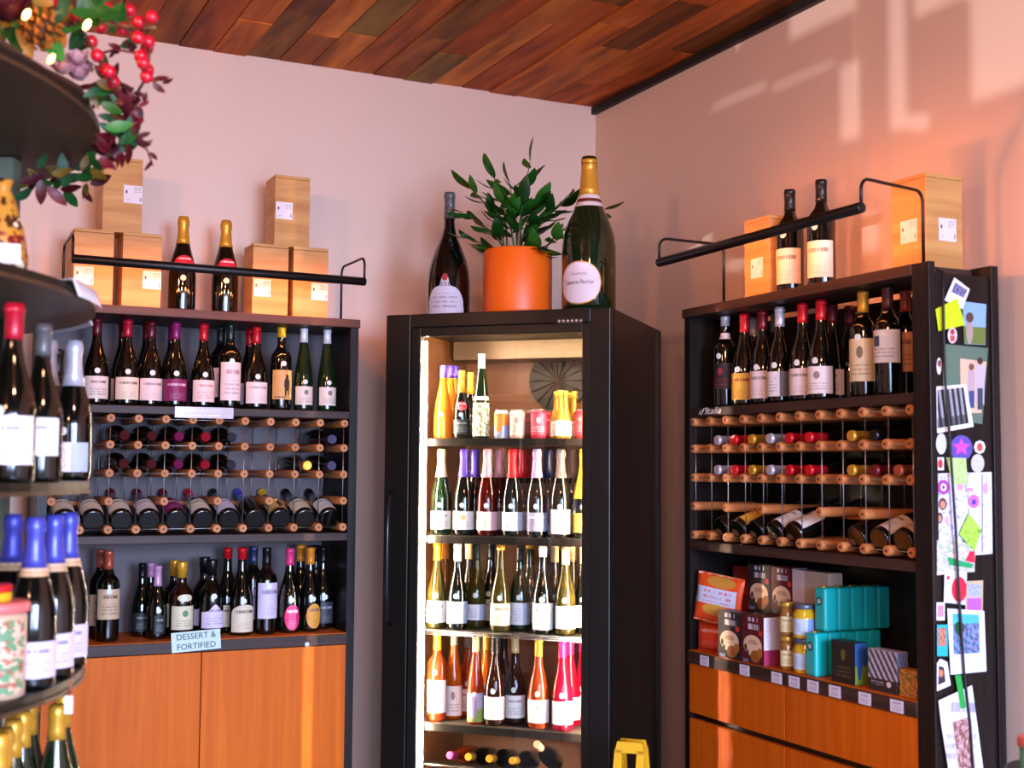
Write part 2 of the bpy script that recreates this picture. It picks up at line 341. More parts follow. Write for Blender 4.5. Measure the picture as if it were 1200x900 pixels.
def sticker_mesh(kind):
    def mk():
        z = STKZ[kind]; R = .0095; mb = MB(); n = 14; vs = []; a0 = -PI/2-.12
        for rr in (0, .55, 1):
            for k in range(n if rr else 1):
                t = 2*PI*k/n; zz = z+R*rr*math.sin(t); r = rad(kind, zz)+.0011
                a = a0+R*rr*math.cos(t)/r; vs.append((r*math.cos(a), r*math.sin(a), zz))
        fs = [(0, 1+k, 1+(k+1) % n) for k in range(n)]+[(1+k, 1+n+k, 1+n+(k+1) % n, 1+(k+1) % n) for k in range(n)]
        return mb.add(vs, fs, True).mesh('price_sticker', mat('sticker_paper', 'd8e0d4', .5))
    return cached(('stk', kind), mk)
def lab_mesh(kind, lm, z0, z1, half, shape):
    return cached(('lab', kind, lm, z0, z1, half, shape), lambda: wrap_mb(lambda z: rad(kind, z), z0, z1, half, shape).mesh('paper_label', printed(*lm)))
LM = dict(cream=('e2d3b8', '5a4a40', 'title'), ivory=('ddd2c6', '5a5050', 'text'), pinkish=('e0ccc6', '7a6a68', 'title'), magenta=('7c1450', 'd8b8c8', 'title'), blush=('e6cfc8', 'c87a70', 'text'),
          tall=('e0d0cc', '8a7a7a', 'text'), plain=('e2d2cc', '9a8a86', 'title'), figure=('c89a58', '2a1c10', 'figure'), vine=('dccfc0', '5a6a4a', 'crest'), tan=('c8ac88', '5a3a28', 'text'), blackl=('1c1c20', '8a9a9a', 'text'),
          squat=('d8cca8', '3a7a4a', 'crest'), lilac=('d6c8dc', '7a6a88', 'text'), arch=('d8c8a8', '4a4038', 'title'), lav=('d0c4d8', '6a5a78', 'title'), pinko=('d02a6a', 'f0d0dc', 'title'), orange=('e0982a', '6a4a60', 'title', None), dkgrey=('33333c', '9a9aa4', 'title'),
          yellow=('dca83a', 'a03018', 'title'), dkred=('241c20', 'a03038', 'crest'), split=('dcd6d2', '606060', 'split', '50505c'), cream2=('d8c49a', '6a5a40', 'crest'), bluesq=('d8d4cc', '606068', 'square', '22385a'), grey=('6a6464', '302c2c', 'text'),
          white=('f0ece6', '8a8480', 'text'), goldcrest=('f0e8e4', 'c8983c', 'crest'), rosey=('f0d8cc', 'd09aa0', 'split', 'd8a0a8'), bluew=('ece8ee', '8a90a8', 'split', 'a8b4cc'), lavgrey=('8a8aa8', 'd0d0e0', 'title'), yel=('e8b828', '7a5a10', 'text'),
          leafy=('e8e6d4', '5a6a2a', 'photo', 'd8c890'), mauve=('b0a0b8', '8a9a4a', 'halves', '9a88a8'), palewht=('e8dcd4', '8a6a60', 'crest'), tanlow=('c88a5a', '703a20', 'text'))
def bottle(loc, kind='burg', glass='dark', cap='maroon', lab='cream', label='', group=None, rotz=0, sc_=1.0, mtx=None, shape='rect', half=None, labz=None, capz=None, stick=True, neck=None, name='wine_bottle', cat='bottle'):
    t = thing(name, label, cat, loc, rotz, group); t.scale = (sc_,)*3
    if mtx is not None: t.matrix_world = mtx
    link('bottle_body', body_mesh(kind, glass), t)
    if cap: link('foil' if kind in ('champ', 'bigchamp') else 'capsule', cap_mesh(kind, cap, capz or CAPZ[kind]), t)
    if lab:
        z = labz or LABZ[kind]; link('paper_label', lab_mesh(kind, LM[lab], z[0], z[1], half or 1.25, shape), t)
    if neck:
        link('neck_label', cached(('neck', kind, neck), lambda: wrap_mb(lambda z: rad(kind, z), neck[1], neck[2], neck[3], neck[4]).mesh('neck_label', printed(neck[0], 'f0e0e0', 'title'))), t)
    if stick: link('price_sticker', sticker_mesh(kind), t)
    return t

PLACED = {}
def free(key, r, pos, step, lim):
    """first position pos(k*step) on its line of sight that keeps clear of what already stands on that board"""
    L_ = PLACED.setdefault(key, []); k = 0
    while k*step < lim:
        p = pos(k*step)
        if all(math.hypot(p.x-a, p.y-b) > r+c+.0008 for a, b, c in L_): break
        k += 1
    L_.append((p.x, p.y, r)); return p
def brad(kw): return max(r for z, r in PROF[kw.get('kind', 'burg')])*kw.get('sc_', 1)
# ------------------------------------------------------------------ room
CEIL = 3.07; RX0, RY0 = -6.6, -8.1
o = part('floor', MB().box(RX0, RY0, -.05, .1, .1, 0), FLOOR); struct(o)
o = part('wall_back', MB().box(RX0, 0, 0, .12, .12, CEIL+.12), WALL); struct(o)
o = part('wall_right', MB().box(0, RY0, 0, .12, 0, CEIL+.12), WALL); struct(o)
# unseen side wall; its openings are cut to shape the spot's light patches
patch_cutouts = []
for a in ((1042, -40, 1071, 158), (1071, 132, 1098, 158), (1071, -40, 1140, 14), (1138, -40, 1230, 112), (925, -40, 1012, 34), (985, 72, 1016, 168), (905, 84, 985, 96), (836, 108, 905, 120), (838, 48, 876, 66), (790, 270, 842, 300), (850, 300, 905, 318), (1000, 250, 1040, 300)):
    Pa, Pb = at(a[0], (a[1]+a[3])/2, 'x', 0), at(a[2], (a[1]+a[3])/2, 'x', 0); pm = (a[0]+a[2])/2; zt, zb = at(pm, a[1], 'x', 0).z, at(pm, a[3], 'x', 0).z
    f_ = (RX0-PATCH_SRC.x)/(0-PATCH_SRC.x); mp_ = lambda y, z: (PATCH_SRC.y+(y-PATCH_SRC.y)*f_, PATCH_SRC.z+(z-PATCH_SRC.z)*f_)
    (ya, za), (yb_, zb_) = mp_(Pb.y, zb), mp_(Pa.y, zt); patch_cutouts.append((ya, za, yb_, zb_))
ys = sorted({RY0, .12}|{q for p in patch_cutouts for q in (p[0], p[2])}); zs = sorted({0, CEIL+.12}|{q for p in patch_cutouts for q in (p[1], p[3])}); wl = MB()
for y0, y1 in zip(ys, ys[1:]):
    run = 0
    for z0, z1 in zip(zs, zs[1:]):
        open_ = any(p[0] <= (y0+y1)/2 <= p[2] and p[1] <= (z0+z1)/2 <= p[3] for p in patch_cutouts)
        if open_:
            if run < z0: wl.box(RX0-.02, y0, run, RX0, y1, z0)
            run = z1
    wl.box(RX0-.02, y0, run, RX0, y1, zs[-1])
struct(part('wall_left', wl, WALL))
wf = MB()                                   # shop front behind the camera with three window openings
xs = [RX0, -5.95, -4.45, -3.95, -2.45, -1.95, -.45, 0.12]
wf.box(RX0, RY0-.15, 0, .12, RY0, .6); wf.box(RX0, RY0-.15, 2.7, .12, RY0, CEIL+.12)
for a, b in ((0, 1), (2, 3), (4, 5), (6, 7)): wf.box(xs[a], RY0-.15, .6, xs[b], RY0, 2.7)
struct(part('wall_front', wf, WALL))
for i, (a, b) in enumerate(((1, 2), (3, 4), (5, 6))):
    m_ = MB(); x0, x1 = xs[a], xs[b]
    for q in ((x0, .6, x0+.05, 2.7), (x1-.05, .6, x1, 2.7), (x0, .6, x1, .65), (x0, 2.65, x1, 2.7), ((x0+x1)/2-.02, .6, (x0+x1)/2+.02, 2.7)):
        m_.box(q[0], RY0-.1, q[1], q[2], RY0-.05, q[3])
    struct(part('window_%d' % (i+1), m_, BLACK))
ceil = struct(part('ceiling', MB().box(RX0, RY0, CEIL+.02, 0, 0, CEIL+.12), wood('ceiling_backing', ['2a1c12', '3a281a', '4a3424'], (6, 1, 6), .7)))
pw = .127; x = 0.0; k = 0
rp = random.Random(5)
while x > -3.35:
    y = -.004 if k % 2 else -.004
    y0 = 0.0; first = rp.uniform(.25, 1.1)
    while y0 > -2.9:
        ln = first if y0 == 0 else rp.uniform(.5, 1.35)
        y1 = max(y0-ln, -3.0); dz = rp.uniform(0, .006); wid = pw-.004
        me = cached(('plank', k, round(y0, 3)), lambda: MB().box(-wid/2, -(y0-y1)/2+.0015, 0, wid/2, (y0-y1)/2-.0015, .018).mesh('plank', PLANK))
        link('plank', me, ceil, (x-pw/2, (y0+y1)/2, CEIL+dz-.001))
        y0 = y1
    x -= pw; k += 1
struct(part('trim_1', MB().box(-.022, -5, CEIL-.03, 0, 0, CEIL), mat('black_trim', '0c0a08', .6)))
struct(part('baseboard_back', MB().box(RX0, -.015, 0, -2.256, 0, .1).box(-1.162, -.015, 0, -.0155, 0, .1), BLACK)); struct(part('baseboard_right', MB().box(-.015, RY0, 0, 0, -2.285, .1).box(-.015, -1.136, 0, 0, 0, .1), BLACK))

# ------------------------------------------------------------------ cabinets (local frame: x along the wall, -y towards the room)
ZT, ZS, ZR, ZC = 2.05, 1.715, 1.28, .923         # tops of: cabinet, bottle shelf, rack board, counter
ROWZ = [1.672, 1.583, 1.488, 1.394, 1.30]
def cabinet(name, label, loc, rotz, W, depth, back_y, back_x1, right_end_depth, bd=None, rin=.03):
    c = thing(name, label, 'cabinet', loc, rotz)        # origin: middle of the front at floor level; y>0 goes to the wall
    h = W/2; st = .03; bd = bd or back_y; rr = h-rin
    def board(x0, y0, z0, x1, z1):
        m = MB().box(x0, y0, z0, x1, bd, z1)
        if bd < back_y: m.box(x0, bd, z0, h-.135, back_y, z1)
        return m
    part('side_panel', MB().box(-h, .0, 0, -h+st, depth, ZT-.03), DARKWOOD, c)
    part('side_panel', MB().box(h-st, .0, 0, h, right_end_depth, ZT-.03), DARKWOOD, c)
    part('back_panel', MB().box(-h+st, back_y, .05, back_x1, back_y+.01, ZT-.03), mat('cabinet_back', '54494a', .6) if rotz == 0 else DARKWOOD, c)
    part('top_board', MB().box(-h-.004, -.008, ZT-.03, h+.004, right_end_depth, ZT), TOPWOOD, c, .002)
    part('bottle_shelf', board(-h+st, .0, ZS-.027, rr, ZS), TOPWOOD, c, .002 if bd == back_y else 0)
    part('rack_board', board(-h+st, .0, ZR-.028, rr, ZR), TOPWOOD, c, .002 if bd == back_y else 0)
    part('counter_board', board(-h+st, -.012, ZC-.037, rr, ZC), TOPWOOD, c, .002 if bd == back_y else 0)
    part('counter_veneer', MB().box(-h+st+.002, -.006, ZC-.0005, rr-.002, bd, ZC+.0022), DOORWOOD, c)
    part('plinth', MB().box(-h+st, .04, 0, h-st, .06, .09), DARKWOOD, c)
    return c
def rack(c, xs, depth, short, rail):
    dm = cached('dowel', lambda: MB().tube([(0, .0, 0), (0, .004, 0), (0, depth-.004, 0), (0, depth, 0)], [.0125, .0145, .0145, .0125], 14).mesh('dowel', DOWEL))
    pin = cached('pin', lambda: MB().tube([(0, -.0015, 0), (0, .0005, 0)], .004, 8).mesh('pin', mat('pin_dark', '3a2418', .5)))
    for r, z in enumerate(ROWZ):
        for i, x in enumerate(xs):
            if r == 3 and i not in short: continue
            d = link('dowel', dm, c, (x, .005, z)); link('pin', pin, d)
    for i, x in enumerate(xs):
        part('rod', MB().tube([(x, .018, ROWZ[-1]), (x, .018, ROWZ[0])], .0018, 6), STEEL, c)
        part('rod', MB().tube([(x, depth-.01, ZR), (x, depth-.01, ZS-.027)], .0018, 6), STEEL, c)
    for z in ROWZ[:3]+[ROWZ[4]]:
        part('cross_rod', MB().tube([(xs[0], .022, z), (xs[-1], .022, z)], .0015, 6), STEEL, c)
    part('rear_rail', MB().box(xs[0], depth-.03, rail-.014, xs[-1], depth-.018, rail), DOWEL, c)

LW = 1.085; LX = (-2.25-1.168)/2; LY = -.32
lc = cabinet('wall_cabinet', 'tall dark wine cabinet with two plain cherry wood doors below', (LX, LY, 0), 0, LW, .315, .305, LW/2-.03, .315)
lxs = [-1.2117-.0905*k-LX for k in range(11, -1, -1)]
rack(lc, lxs, .27, (0, 2, 4, 6, 8, 11), 1.389)
for s_ in (-1, 1):
    a, b = sorted((s_*.0015, s_*(LW/2-.031)))
    part('door', MB().box(a, -.004, .1, b, .016, ZC-.04), DOORWOOD, lc, .0012)
# second cabinet, turned to the other wall
RW = 1.135; RYM = (-1.141-2.276)/2; RXF = -.30
rc = cabinet('drawer_cabinet', 'tall black wine cabinet with cherry drawers and photos on its end', (RXF, RYM, 0), -PI/2, RW, .295, .285, RW/2-.07, .0, .2, .06)
# its end: recessed board between a front post and a taller rear board
for ch in list(rc.children):
    if ch.name.startswith('side_panel') and ch.data.vertices[0].co.x > 0: bpy.data.objects.remove(ch)
    elif ch.name.startswith('top_board'): bpy.data.objects.remove(ch)
h = RW/2
part('front_post', MB().box(h-.062, -.006, 0, h, .016, ZT), DARKWOOD, rc, .002)
part('end_board', MB().box(h-.02, .016, 0, h-.004, .206, ZT-.027), DARKWOOD, rc)
part('rear_board', MB().box(h-.092, .206, 0, h+.004, .232, ZT+.003), DARKWOOD, rc, .002)
part('top_board', MB().box(-h-.004, -.008, ZT-.03, h-.062, .206, ZT), TOPWOOD, rc, .002)
rxs = [1.1796+RYM+.0915*k for k in range(12)]
rxs = [(-(-1.1796-.0915*k)+RYM) for k in range(12)]
rack_xs = [x for x in rxs if x < h-.03]
_cache.pop('dowel'); _cache.pop('pin')
rack(rc, rack_xs, .25, (0, 2, 4, 7, 9), 1.381)
for s_ in (-1, 1):
    a, b = (-h+.031, -.039) if s_ < 0 else (-.035, h-.064)
    for z0, z1 in ((.725, ZC-.04), (.42, .705), (.1, .40)):
        part('drawer_front', MB().box(a, -.004, z0, b, .016, z1), DOORWOOD, rc, .0012)
part('drawer_rail', MB().box(-h+.03, .016, .1, h-.062, .03, ZC-.04), BLACK, rc)

# linear lamps on the cabinet tops
def lamp_bar(name, label, P, Q, hoops, tilt, power):
    t = thing(name, label, 'lamp')
    P, Q = Vector(P), Vector(Q); d = (Q-P).normalized()
    part('bar', MB().tube([P, P+d*.003, Q-d*.003, Q], [.011, .0145, .0145, .011], 14), BLACK, t)
    for h_ in hoops:
        b, e = Vector(h_[0]), Vector(h_[1])         # foot on the cabinet, bar end
        top = h_[2]; n = (Vector((e.x, e.y, 0))-Vector((b.x, b.y, 0))); L_ = n.length; n.normalize()
        pts = [b, Vector((b.x, b.y, top-.03))]
        for i in range(1, 6):
            a = PI/2*i/5; pts.append(Vector((b.x, b.y, top-.03))+n*.03*(1-math.cos(a))+Vector((0, 0, .03*math.sin(a))))
        for i in range(0, 6):
            a = PI/2*i/5; pts.append(Vector((e.x, e.y, top-.03))-n*.03*(1-math.sin(a))+Vector((0, 0, .03*math.cos(a))))
        pts.append(e)
        part('arm', MB().tube(pts, .0045, 8), BLACK, t)
        part('foot', MB().lathe([(0, .014), (.004, .014)], 14), BLACK, t, loc=b)
    n = Vector((-d.y, d.x, 0))
    if (Vector((0, 0, 0))-P).dot(n) < 0: n = -n
    cnt = 7; lm = mat('warm_led', (1, .42, .12), emit=40)
    for i in range(cnt):
        ax = (n-Vector((0, 0, tilt))).normalized(); c = P+(Q-P)*((i+.5)/cnt)+ax*.0145
        part('led', MB().tube([c-ax*.001, c+ax*.002], .006, 10), lm, t)
        l = bpy.data.lights.new('led_light', 'SPOT'); l.energy = power; l.color = (1, .26, .07); l.spot_size = math.radians(125); l.spot_blend = 1; l.shadow_soft_size = .008
        o = bpy.data.objects.new('led_light', l); COL.objects.link(o); o.parent = t; o.location = c+ax*.012; o.rotation_euler = ax.to_track_quat('-Z', 'Y').to_euler()
    return t
lamp_bar('shelf_lamp', 'black linear lamp on the two-door cabinet top, lighting wooden boxes', (-2.19, -.5, 2.168), (-1.205, -.5, 2.164),
         [((-2.185, -.25, ZT), (-2.186, -.5, 2.168), 2.25), ((-1.212, -.25, ZT), (-1.21, -.5, 2.164), 2.25)], .45, 2.3)
lamp_bar('shelf_lamp', 'black linear lamp above the drawer cabinet with looped arms', (-.5, -1.297, 2.171), (-.5, -2.252, 2.174),
         [((-.25, -1.297, ZT), (-.5, -1.30, 2.171), 2.25), ((-.25, -2.2, ZT), (-.5, -2.248, 2.174), 2.25)], .05, 2.1)

# ------------------------------------------------------------------ wooden boxes and bottles on the cabinet tops
def wood_box(loc, label, group, sides, w=.13, d=.13, hh=.26):
    t = thing('wooden_box', label, 'box', loc, 0, group)
    part('box_body', MB().box(-w/2, -d/2, 0, w/2, d/2, hh-.012), BOXWOOD, t, .0015)
    part('sliding_lid', MB().box(-w/2, -d/2, hh-.011, w/2, d/2, hh), BOXWOOD, t, .0012)
    lm = printed('e4dcde', '3a3438', 'box')
    for s_, u, v in sides:       # s_: face 'f' (towards -y) or 'l' (towards -x)
        a, b = .062, .062
        if s_ == 'f': part('shipping_label', MB().poly([(u-a/2, -d/2-.0002, v-b/2), (u+a/2, -d/2-.0002, v-b/2), (u+a/2, -d/2-.0002, v+b/2), (u-a/2, -d/2-.0002, v+b/2)], (0, -.0008, 0)), lm, t)
        else: part('shipping_label', MB().poly([(-w/2-.0002, u+a/2, v-b/2), (-w/2-.0002, u-a/2, v-b/2), (-w/2-.0002, u-a/2, v+b/2), (-w/2-.0002, u+a/2, v+b/2)], (-.0008, 0, 0)), lm, t)
    return t
g = 'pine wine boxes on the cabinet tops'
def topx(p, yy, z=2.15): return at(p, 330, 'y', yy).x
yb = -.27+.065
for p, z, lab, sd, yy in ((109, ZT, 'pine wine box beside the looped lamp arm, upright box stacked on it', [('f', -.03, .1)], yb), (166, ZT, 'pine wine box between the stacked pair and the gold-foiled champagne bottle', [('f', .034, .1)], yb),
                      (141, ZT+.26, 'upright pine box stacked on two boxes near the berry garland', [('f', .034, .135)], yb+.02), (317, ZT, 'pine wine box next to champagne bottle, under the stacked box', [('f', -.03, .1)], yb),
                      (364, ZT, 'pine wine box at the end by the lamp post, beside a box pile', [('f', .034, .1)], yb), (341, ZT+.26, 'upright pine box stacked alone on two boxes, clear of the garland', [('f', -.03, .13)], yb+.02)):
    wood_box((topx(p, yy-.065), yy, z), lab, g, sd)
for p, lab in ((213.4, 'gold-foiled champagne bottle with red neck label beside the garland-side wooden boxes'), (263.6, 'gold-foiled champagne bottle with red neck label next to the lamp-post-side wooden boxes')):
    bottle((at(p, 330, 'y', -.2).x, -.2, ZT), 'champ', 'dark', 'gold', None, lab, 'gold-foiled champagne bottles under the lamp', sc_=1.09, capz=.225, stick=True, neck=('b01430', .14, .185, .9, 'oval'), name='champagne_bottle')
p = at(887, 320, 'x', -.24); wood_box((-.175, p.y, ZT), 'pine wine box on the drawer cabinet beside two black bottles', g, [('l', 0, .1), ('f', 0, .1)])
p = at(1073, 280, 'x', -.22); wood_box((-.155, -2.115, ZT), 'pine wine box on the drawer cabinet beside the looped lamp arm', g, [('l', 0, .11), ('f', .01, .11)])
LM['lit'] = ('e0d0b8', '8a6a50', 'title')
for p, nb in ((926, 'on drawer cabinet beside a pine box'), (963, 'on drawer cabinet, away from the pine boxes')):
    q = at(p, 300, 'x', -.2)
    bottle((-.2, q.y, ZT), 'bord', 'dark', 'black', 'lit', 'tall black-capped wine bottle with pale label, '+nb, 'pair of bottles on the drawer cabinet top', rotz=-PI/2+.5, sc_=1.1, labz=(.03, .13), neck=('e8e0dc', .252, .262, 3.1, 'rect'))

# ------------------------------------------------------------------ bottles in the two-door cabinet
TD = 'two-door cabinet'
def keep(v, xmax): v.x = min(v.x, xmax); return v
def leftrow(z, rows, yref, pyref, yb=-.235):
    for (p, back, kw) in sorted(rows, key=lambda r_: r_[1]):
        kw = dict(kw); q = free(('left', z), brad(kw), lambda d: keep(at(p, pyref, 'y', yb+(.09 if back else 0)+d), LX+LW/2-.031-brad(kw)), .004, .105 if back else .12)
        bottle((q.x, q.y, z), rotz=random.uniform(-.06, .06)+.12, **kw)
D = dict
gT = 'wine bottles on the upper shelf of the two-door cabinet'
leftrow(ZS, [
 (112.7, 0, D(cap='maroon', lab='ivory', label='maroon-capped wine bottle with ivory label, end of upper shelf behind silver-foiled bottle', group=gT)),
 (148.6, 0, D(cap='crimson', lab='cream', label='crimson-capped bottle with cream label between two maroon-capped bottles, upper shelf', group=gT)),
 (176.4, 0, D(cap='maroon', lab='pinkish', label='maroon-capped bottle with pinkish white label beside the magenta-labelled bottle', group=gT)),
 (205.3, 0, D(cap='magenta', lab='magenta', label='wine bottle with magenta label and magenta cap on upper shelf', group=gT)),
 (238, 0, D(cap='red', lab='blush', label='red-capped bottle with blush label next to magenta-labelled bottle', group=gT)),
 (269.3, 0, D(kind='bord', cap='dkgreen', lab='tall', labz=(.03, .165), label='dark-capped bottle with a tall pale label reaching its shoulder', group=gT)),
 (300, 0, D(cap='red', lab='plain', label='red-capped bottle with plain pale label beside the tan figure-label bottle', group=gT)),
 (329.4, 0, D(kind='bord', cap='yellow', lab='figure', labz=(.04, .145), capz=.265, label='yellow-capped bottle with tan label showing a standing dark figure', group=gT)),
 (355.7, 0, D(kind='hock', glass='green', cap='white', lab='vine', sc_=.91, label='slender green bottle with white cap beside yellow-capped bottle', group=gT)),
 (383, 0, D(kind='hock', glass='green', cap='white', lab='vine', sc_=.91, label='slender green bottle with white cap, end of upper shelf by cabinet side', group=gT)),
 (143, 1, D(cap='maroon', lab='cream', label='dark wine bottle standing behind the crimson-capped and maroon-capped bottles', group=gT)),
 (171, 1, D(cap='dkred', lab='cream', label='dark red-capped bottle in second row behind pinkish-label bottle', group=gT)),
 (201, 1, D(cap='magenta', lab='magenta', label='magenta-capped bottle half hidden behind the magenta-labelled one', group=gT)),
 (258, 1, D(kind='bord', cap='dkgreen', lab='tall', label='dark green-capped bottle hidden behind the tall-label bottle', group=gT)),
 (292, 1, D(cap='red', lab='plain', label='red-capped bottle in second row behind the plain pale label', group=gT)),
], -.235, 430)
gL = 'bottles on the counter of the two-door cabinet'
leftrow(ZC+.0023, [
 (126.5, 0, D(kind='bord', cap='copper', lab='tan', labz=(.075, .175), label='copper-capped bottle with tan label standing alone at counter end', group=gL)),
 (117, 1, D(kind='bord', cap='copper', lab='tan', label='copper-capped bottle directly behind another copper-capped bottle', group=gL)),
 (184.5, 0, D(kind='burg', cap='lav', lab='blackl', sc_=.83, capz=.215, half=.6, label='small dark bottle with lavender cap and black label on counter', group=gL)),
 (166, 1, D(kind='burg', cap='black', lab='blackl', sc_=.84, stick=False, label='small black bottle behind and beside the lavender-capped one', group=gL)),
 (176, 1, D(kind='burg', cap='lav', lab='blackl', sc_=.83, stick=False, label='small lavender-capped bottle hidden in the second row on counter', group=gL)),
 (212.6, 0, D(kind='port', cap='gold', lab='squat', glass='brown', sc_=1.0, label='short gold-capped bottle with cream labels and green mark behind paper sign', group=gL, neck=('d8cca8', .125, .15, .7, 'oval'), stick=True)),
 (204, 1, D(kind='port', cap='gold', lab='squat', label='second short gold-capped bottle behind the first on counter', group=gL)),
 (248, 0, D(kind='port', cap='black', lab='lilac', shape='peak', sc_=1.02, label='squat black-capped bottle with peaked lilac label behind paper sign', group=gL)),
 (239, 1, D(kind='port', cap='black', lab='lilac', shape='peak', sc_=1.03, label='squat black-capped bottle in second row behind peaked label bottle', group=gL)),
 (266, 1, D(cap='red', lab='arch', capz=.26, label='red-capped bottle in second row behind the arched cream label', group=gL)),
 (283, 0, D(kind='burg', cap='red', lab='arch', shape='arch', capz=.258, sc_=1.02, labz=(.012, .105), label='bright red wax-capped bottle with arched cream label on counter', group=gL)),
 (296, 1, D(kind='bord', cap='navy', lab='lav', label='navy-capped bottle in second row between red-capped and lavender-label bottles', group=gL)),
 (311.7, 0, D(kind='bord', cap='black', lab='lav', labz=(.055, .18), label='black-capped bottle with large lavender white label on counter', group=gL)),
 (339, 0, D(kind='burg', cap='pink', lab='pinko', shape='oval', half=.75, labz=(.012, .1), label='pink-capped bottle with round pink label on counter', group=gL)),
 (351.7, 1, D(kind='burg', cap='orange', lab='orange', sc_=1.02, label='orange-capped bottle in second row behind the orange round label', group=gL)),
 (363, 0, D(kind='burg', cap='orange', lab='orange', shape='oval', half=.75, labz=(.012, .1), label='orange-capped bottle with round orange and green label on counter', group=gL)),
 (389, 0, D(kind='burg', cap='black', lab='dkgrey', half=.8, label='black bottle with dark grey label beside cabinet side on counter', group=gL)),
 (376, 1, D(kind='burg', cap='black', lab='dkgrey', label='all-black bottle in second row behind the dark grey label', group=gL)),
], -.235, 700)
def lying(neck_end, axis_to_base, up, **kw):
    """bottle lying so that its neck end is at neck_end and its base away along axis_to_base"""
    z = -Vector(axis_to_base).normalized(); L_ = PROF[kw.get('kind', 'burg')][-1][0]*kw.get('sc_', 1)
    y = -(Vector(up)-z*Vector(up).dot(z)).normalized(); x = y.cross(z)
    m = Matrix((x, y, z)).transposed().to_4x4(); m.translation = Vector(neck_end)-z*L_
    s = kw.get('sc_', 1); return bottle((0, 0, 0), mtx=m @ Matrix.Scale(s, 4), **kw)
gN = 'wine bottles lying neck out in the two-door cabinet rack'
for row, lst in enumerate((((145.6, 'dull'), (178.5, 'dull'), (210, 'plum'), (241, 'rackred'), (272, 'slate'), (390.6, 'mauve')),
                           ((145.6, 'dull'), (178.5, 'dull'), (210, 'plum'), (241, 'rackred'), (272, 'slate'), (363, 'yellow'), (390.6, 'mauve')))):
    for p, c in lst:
        q = at(p, 520 if row == 0 else 551, 'y', LY+.02)
        zc = ROWZ[row+1]+.0145+.0125 if True else 0
        cells = [(a+b)/2+LX for a, b in zip(lxs, lxs[1:])]; xx = min(cells, key=lambda v: abs(v-q.x))
        cn = {'dull': 'dull red', 'plum': 'plum', 'rackred': 'bright crimson', 'slate': 'slate grey', 'mauve': 'pale mauve', 'yellow': 'yellow'}[c]
        lying((xx, LY+.006, ROWZ[row+1]+.0313), (0, 1, 0.0), (0, 0, 1), cap=c, lab=None, stick=False, capz=.24, group=gN,
              label='lying %s-capped bottle in %s rack row of two-door cabinet%s' % (cn, ('upper', 'lower')[row], '' if c != 'dull' else (', beside plum one' if p > 170 else ', at the end')))
    for k in ((9, 8) if row else (9,)):
        cells = [(a+b)/2+LX for a, b in zip(lxs, lxs[1:])]
gD = 'tilted display bottles in the two-door cabinet rack'
dsp = [(77, 'cream', 'maroon', 'cream-labelled tilted bottle at the rack end behind the oval shelving'), (109, 'cream', 'maroon', 'cream-labelled tilted bottle nearest the blue-foiled bottles, rack of two-door cabinet'), (143, 'cream', 'maroon', None), (175, 'pinkish', 'maroon', 'tilted rack bottle with pinkish label beside dark red-labelled one'),
       (208, 'magenta', 'maroon', 'tilted rack bottle with dark red label in two-door cabinet'), (239, 'cream', 'crimson', 'tilted rack bottle with crimson cap and cream label'), (269.5, 'lav', 'dkgreen', 'tilted rack bottle with long lavender label and dark cap'),
       (300, None, 'blue', 'tilted rack bottle with blue neck foil, no paper label showing'), (331, 'figure', 'yellow', 'tilted rack bottle with tan label and yellow neck'), (358.5, 'arch', 'black', 'tilted rack bottle with small cream label and black cap'), (386, 'ivory', 'black', 'tilted rack bottle with ivory label beside the cabinet side')]
cells = [(a+b)/2+LX for a, b in zip(lxs, lxs[1:])]
for p, lab, c, txt in dsp:
    q = at(p, 604, 'y', LY+.02); xx = min(cells, key=lambda v: abs(v-q.x)); sl = math.radians(19)
    base = Vector((xx, LY+.02, ROWZ[4]+.0285)); ax = Vector((0, math.cos(sl), math.sin(sl))); ln = .297*.95
    lying(base+ax*ln, -ax, (0, -.2, 1), cap=c, lab=lab, stick=False, sc_=.95, half=1.2, labz=(.02, .115) if lab != 'lav' else (.02, .12), capz=.22 if lab is None else None, group=gD,
          label=txt or 'cream-labelled tilted bottle with maroon neck, between cream and pinkish labels in the rack')

# small signs on the two-door cabinet
def sign(label, P, W, H, lines, cat='sign', mtl=None, size=.02):
    t = thing('shelf_sign', label, cat, P)
    part('sign_plate', MB().poly([(-W/2, 0, 0), (W/2, 0, 0), (W/2, 0, H), (-W/2, 0, H)], (0, .0015, 0)), mtl or PAPER, t)
    for i, s_ in enumerate(lines):
        link('lettering', text_mesh(s_, size, mat('sign_ink', '24352c', .6)), t, (0, -.0012, H-(i+.78)*H/len(lines)), (PI/2, 0, 0))
    return t
def text_mesh(s_, size, m, shear=0, width=None, depth=.0004):
    cu = bpy.data.curves.new('lettering', 'FONT'); cu.body = s_; cu.size = size; cu.align_x = 'CENTER'; cu.extrude = depth; cu.shear = shear; cu.resolution_u = 3
    ob = bpy.data.objects.new('tmp_text', cu); COL.objects.link(ob); bpy.context.view_layer.update()
    dg = bpy.context.evaluated_depsgraph_get(); me = bpy.data.meshes.new_from_object(ob.evaluated_get(dg)); me.name = 'lettering'
    bpy.data.objects.remove(ob); me.materials.clear(); me.materials.append(m)
    if width:
        xs_ = [v.co.x for v in me.vertices]; f = width/(max(xs_)-min(xs_))
        for v in me.vertices: v.co.x *= f
    return me
q = at(231, 750, 'y', LY-.02); sg = sign('white paper sign on the counter edge under gold-capped bottles', (q.x, LY-.0175, q.z-.036), .165, .066, ['DESSERT &', 'FORTIFIED'], mtl=mat('frosted_card', 'b8ccc4', .5), size=.028)
sg.rotation_euler = (-.1, -.05, 0)
q = at(241, 483, 'y', LY-.02)
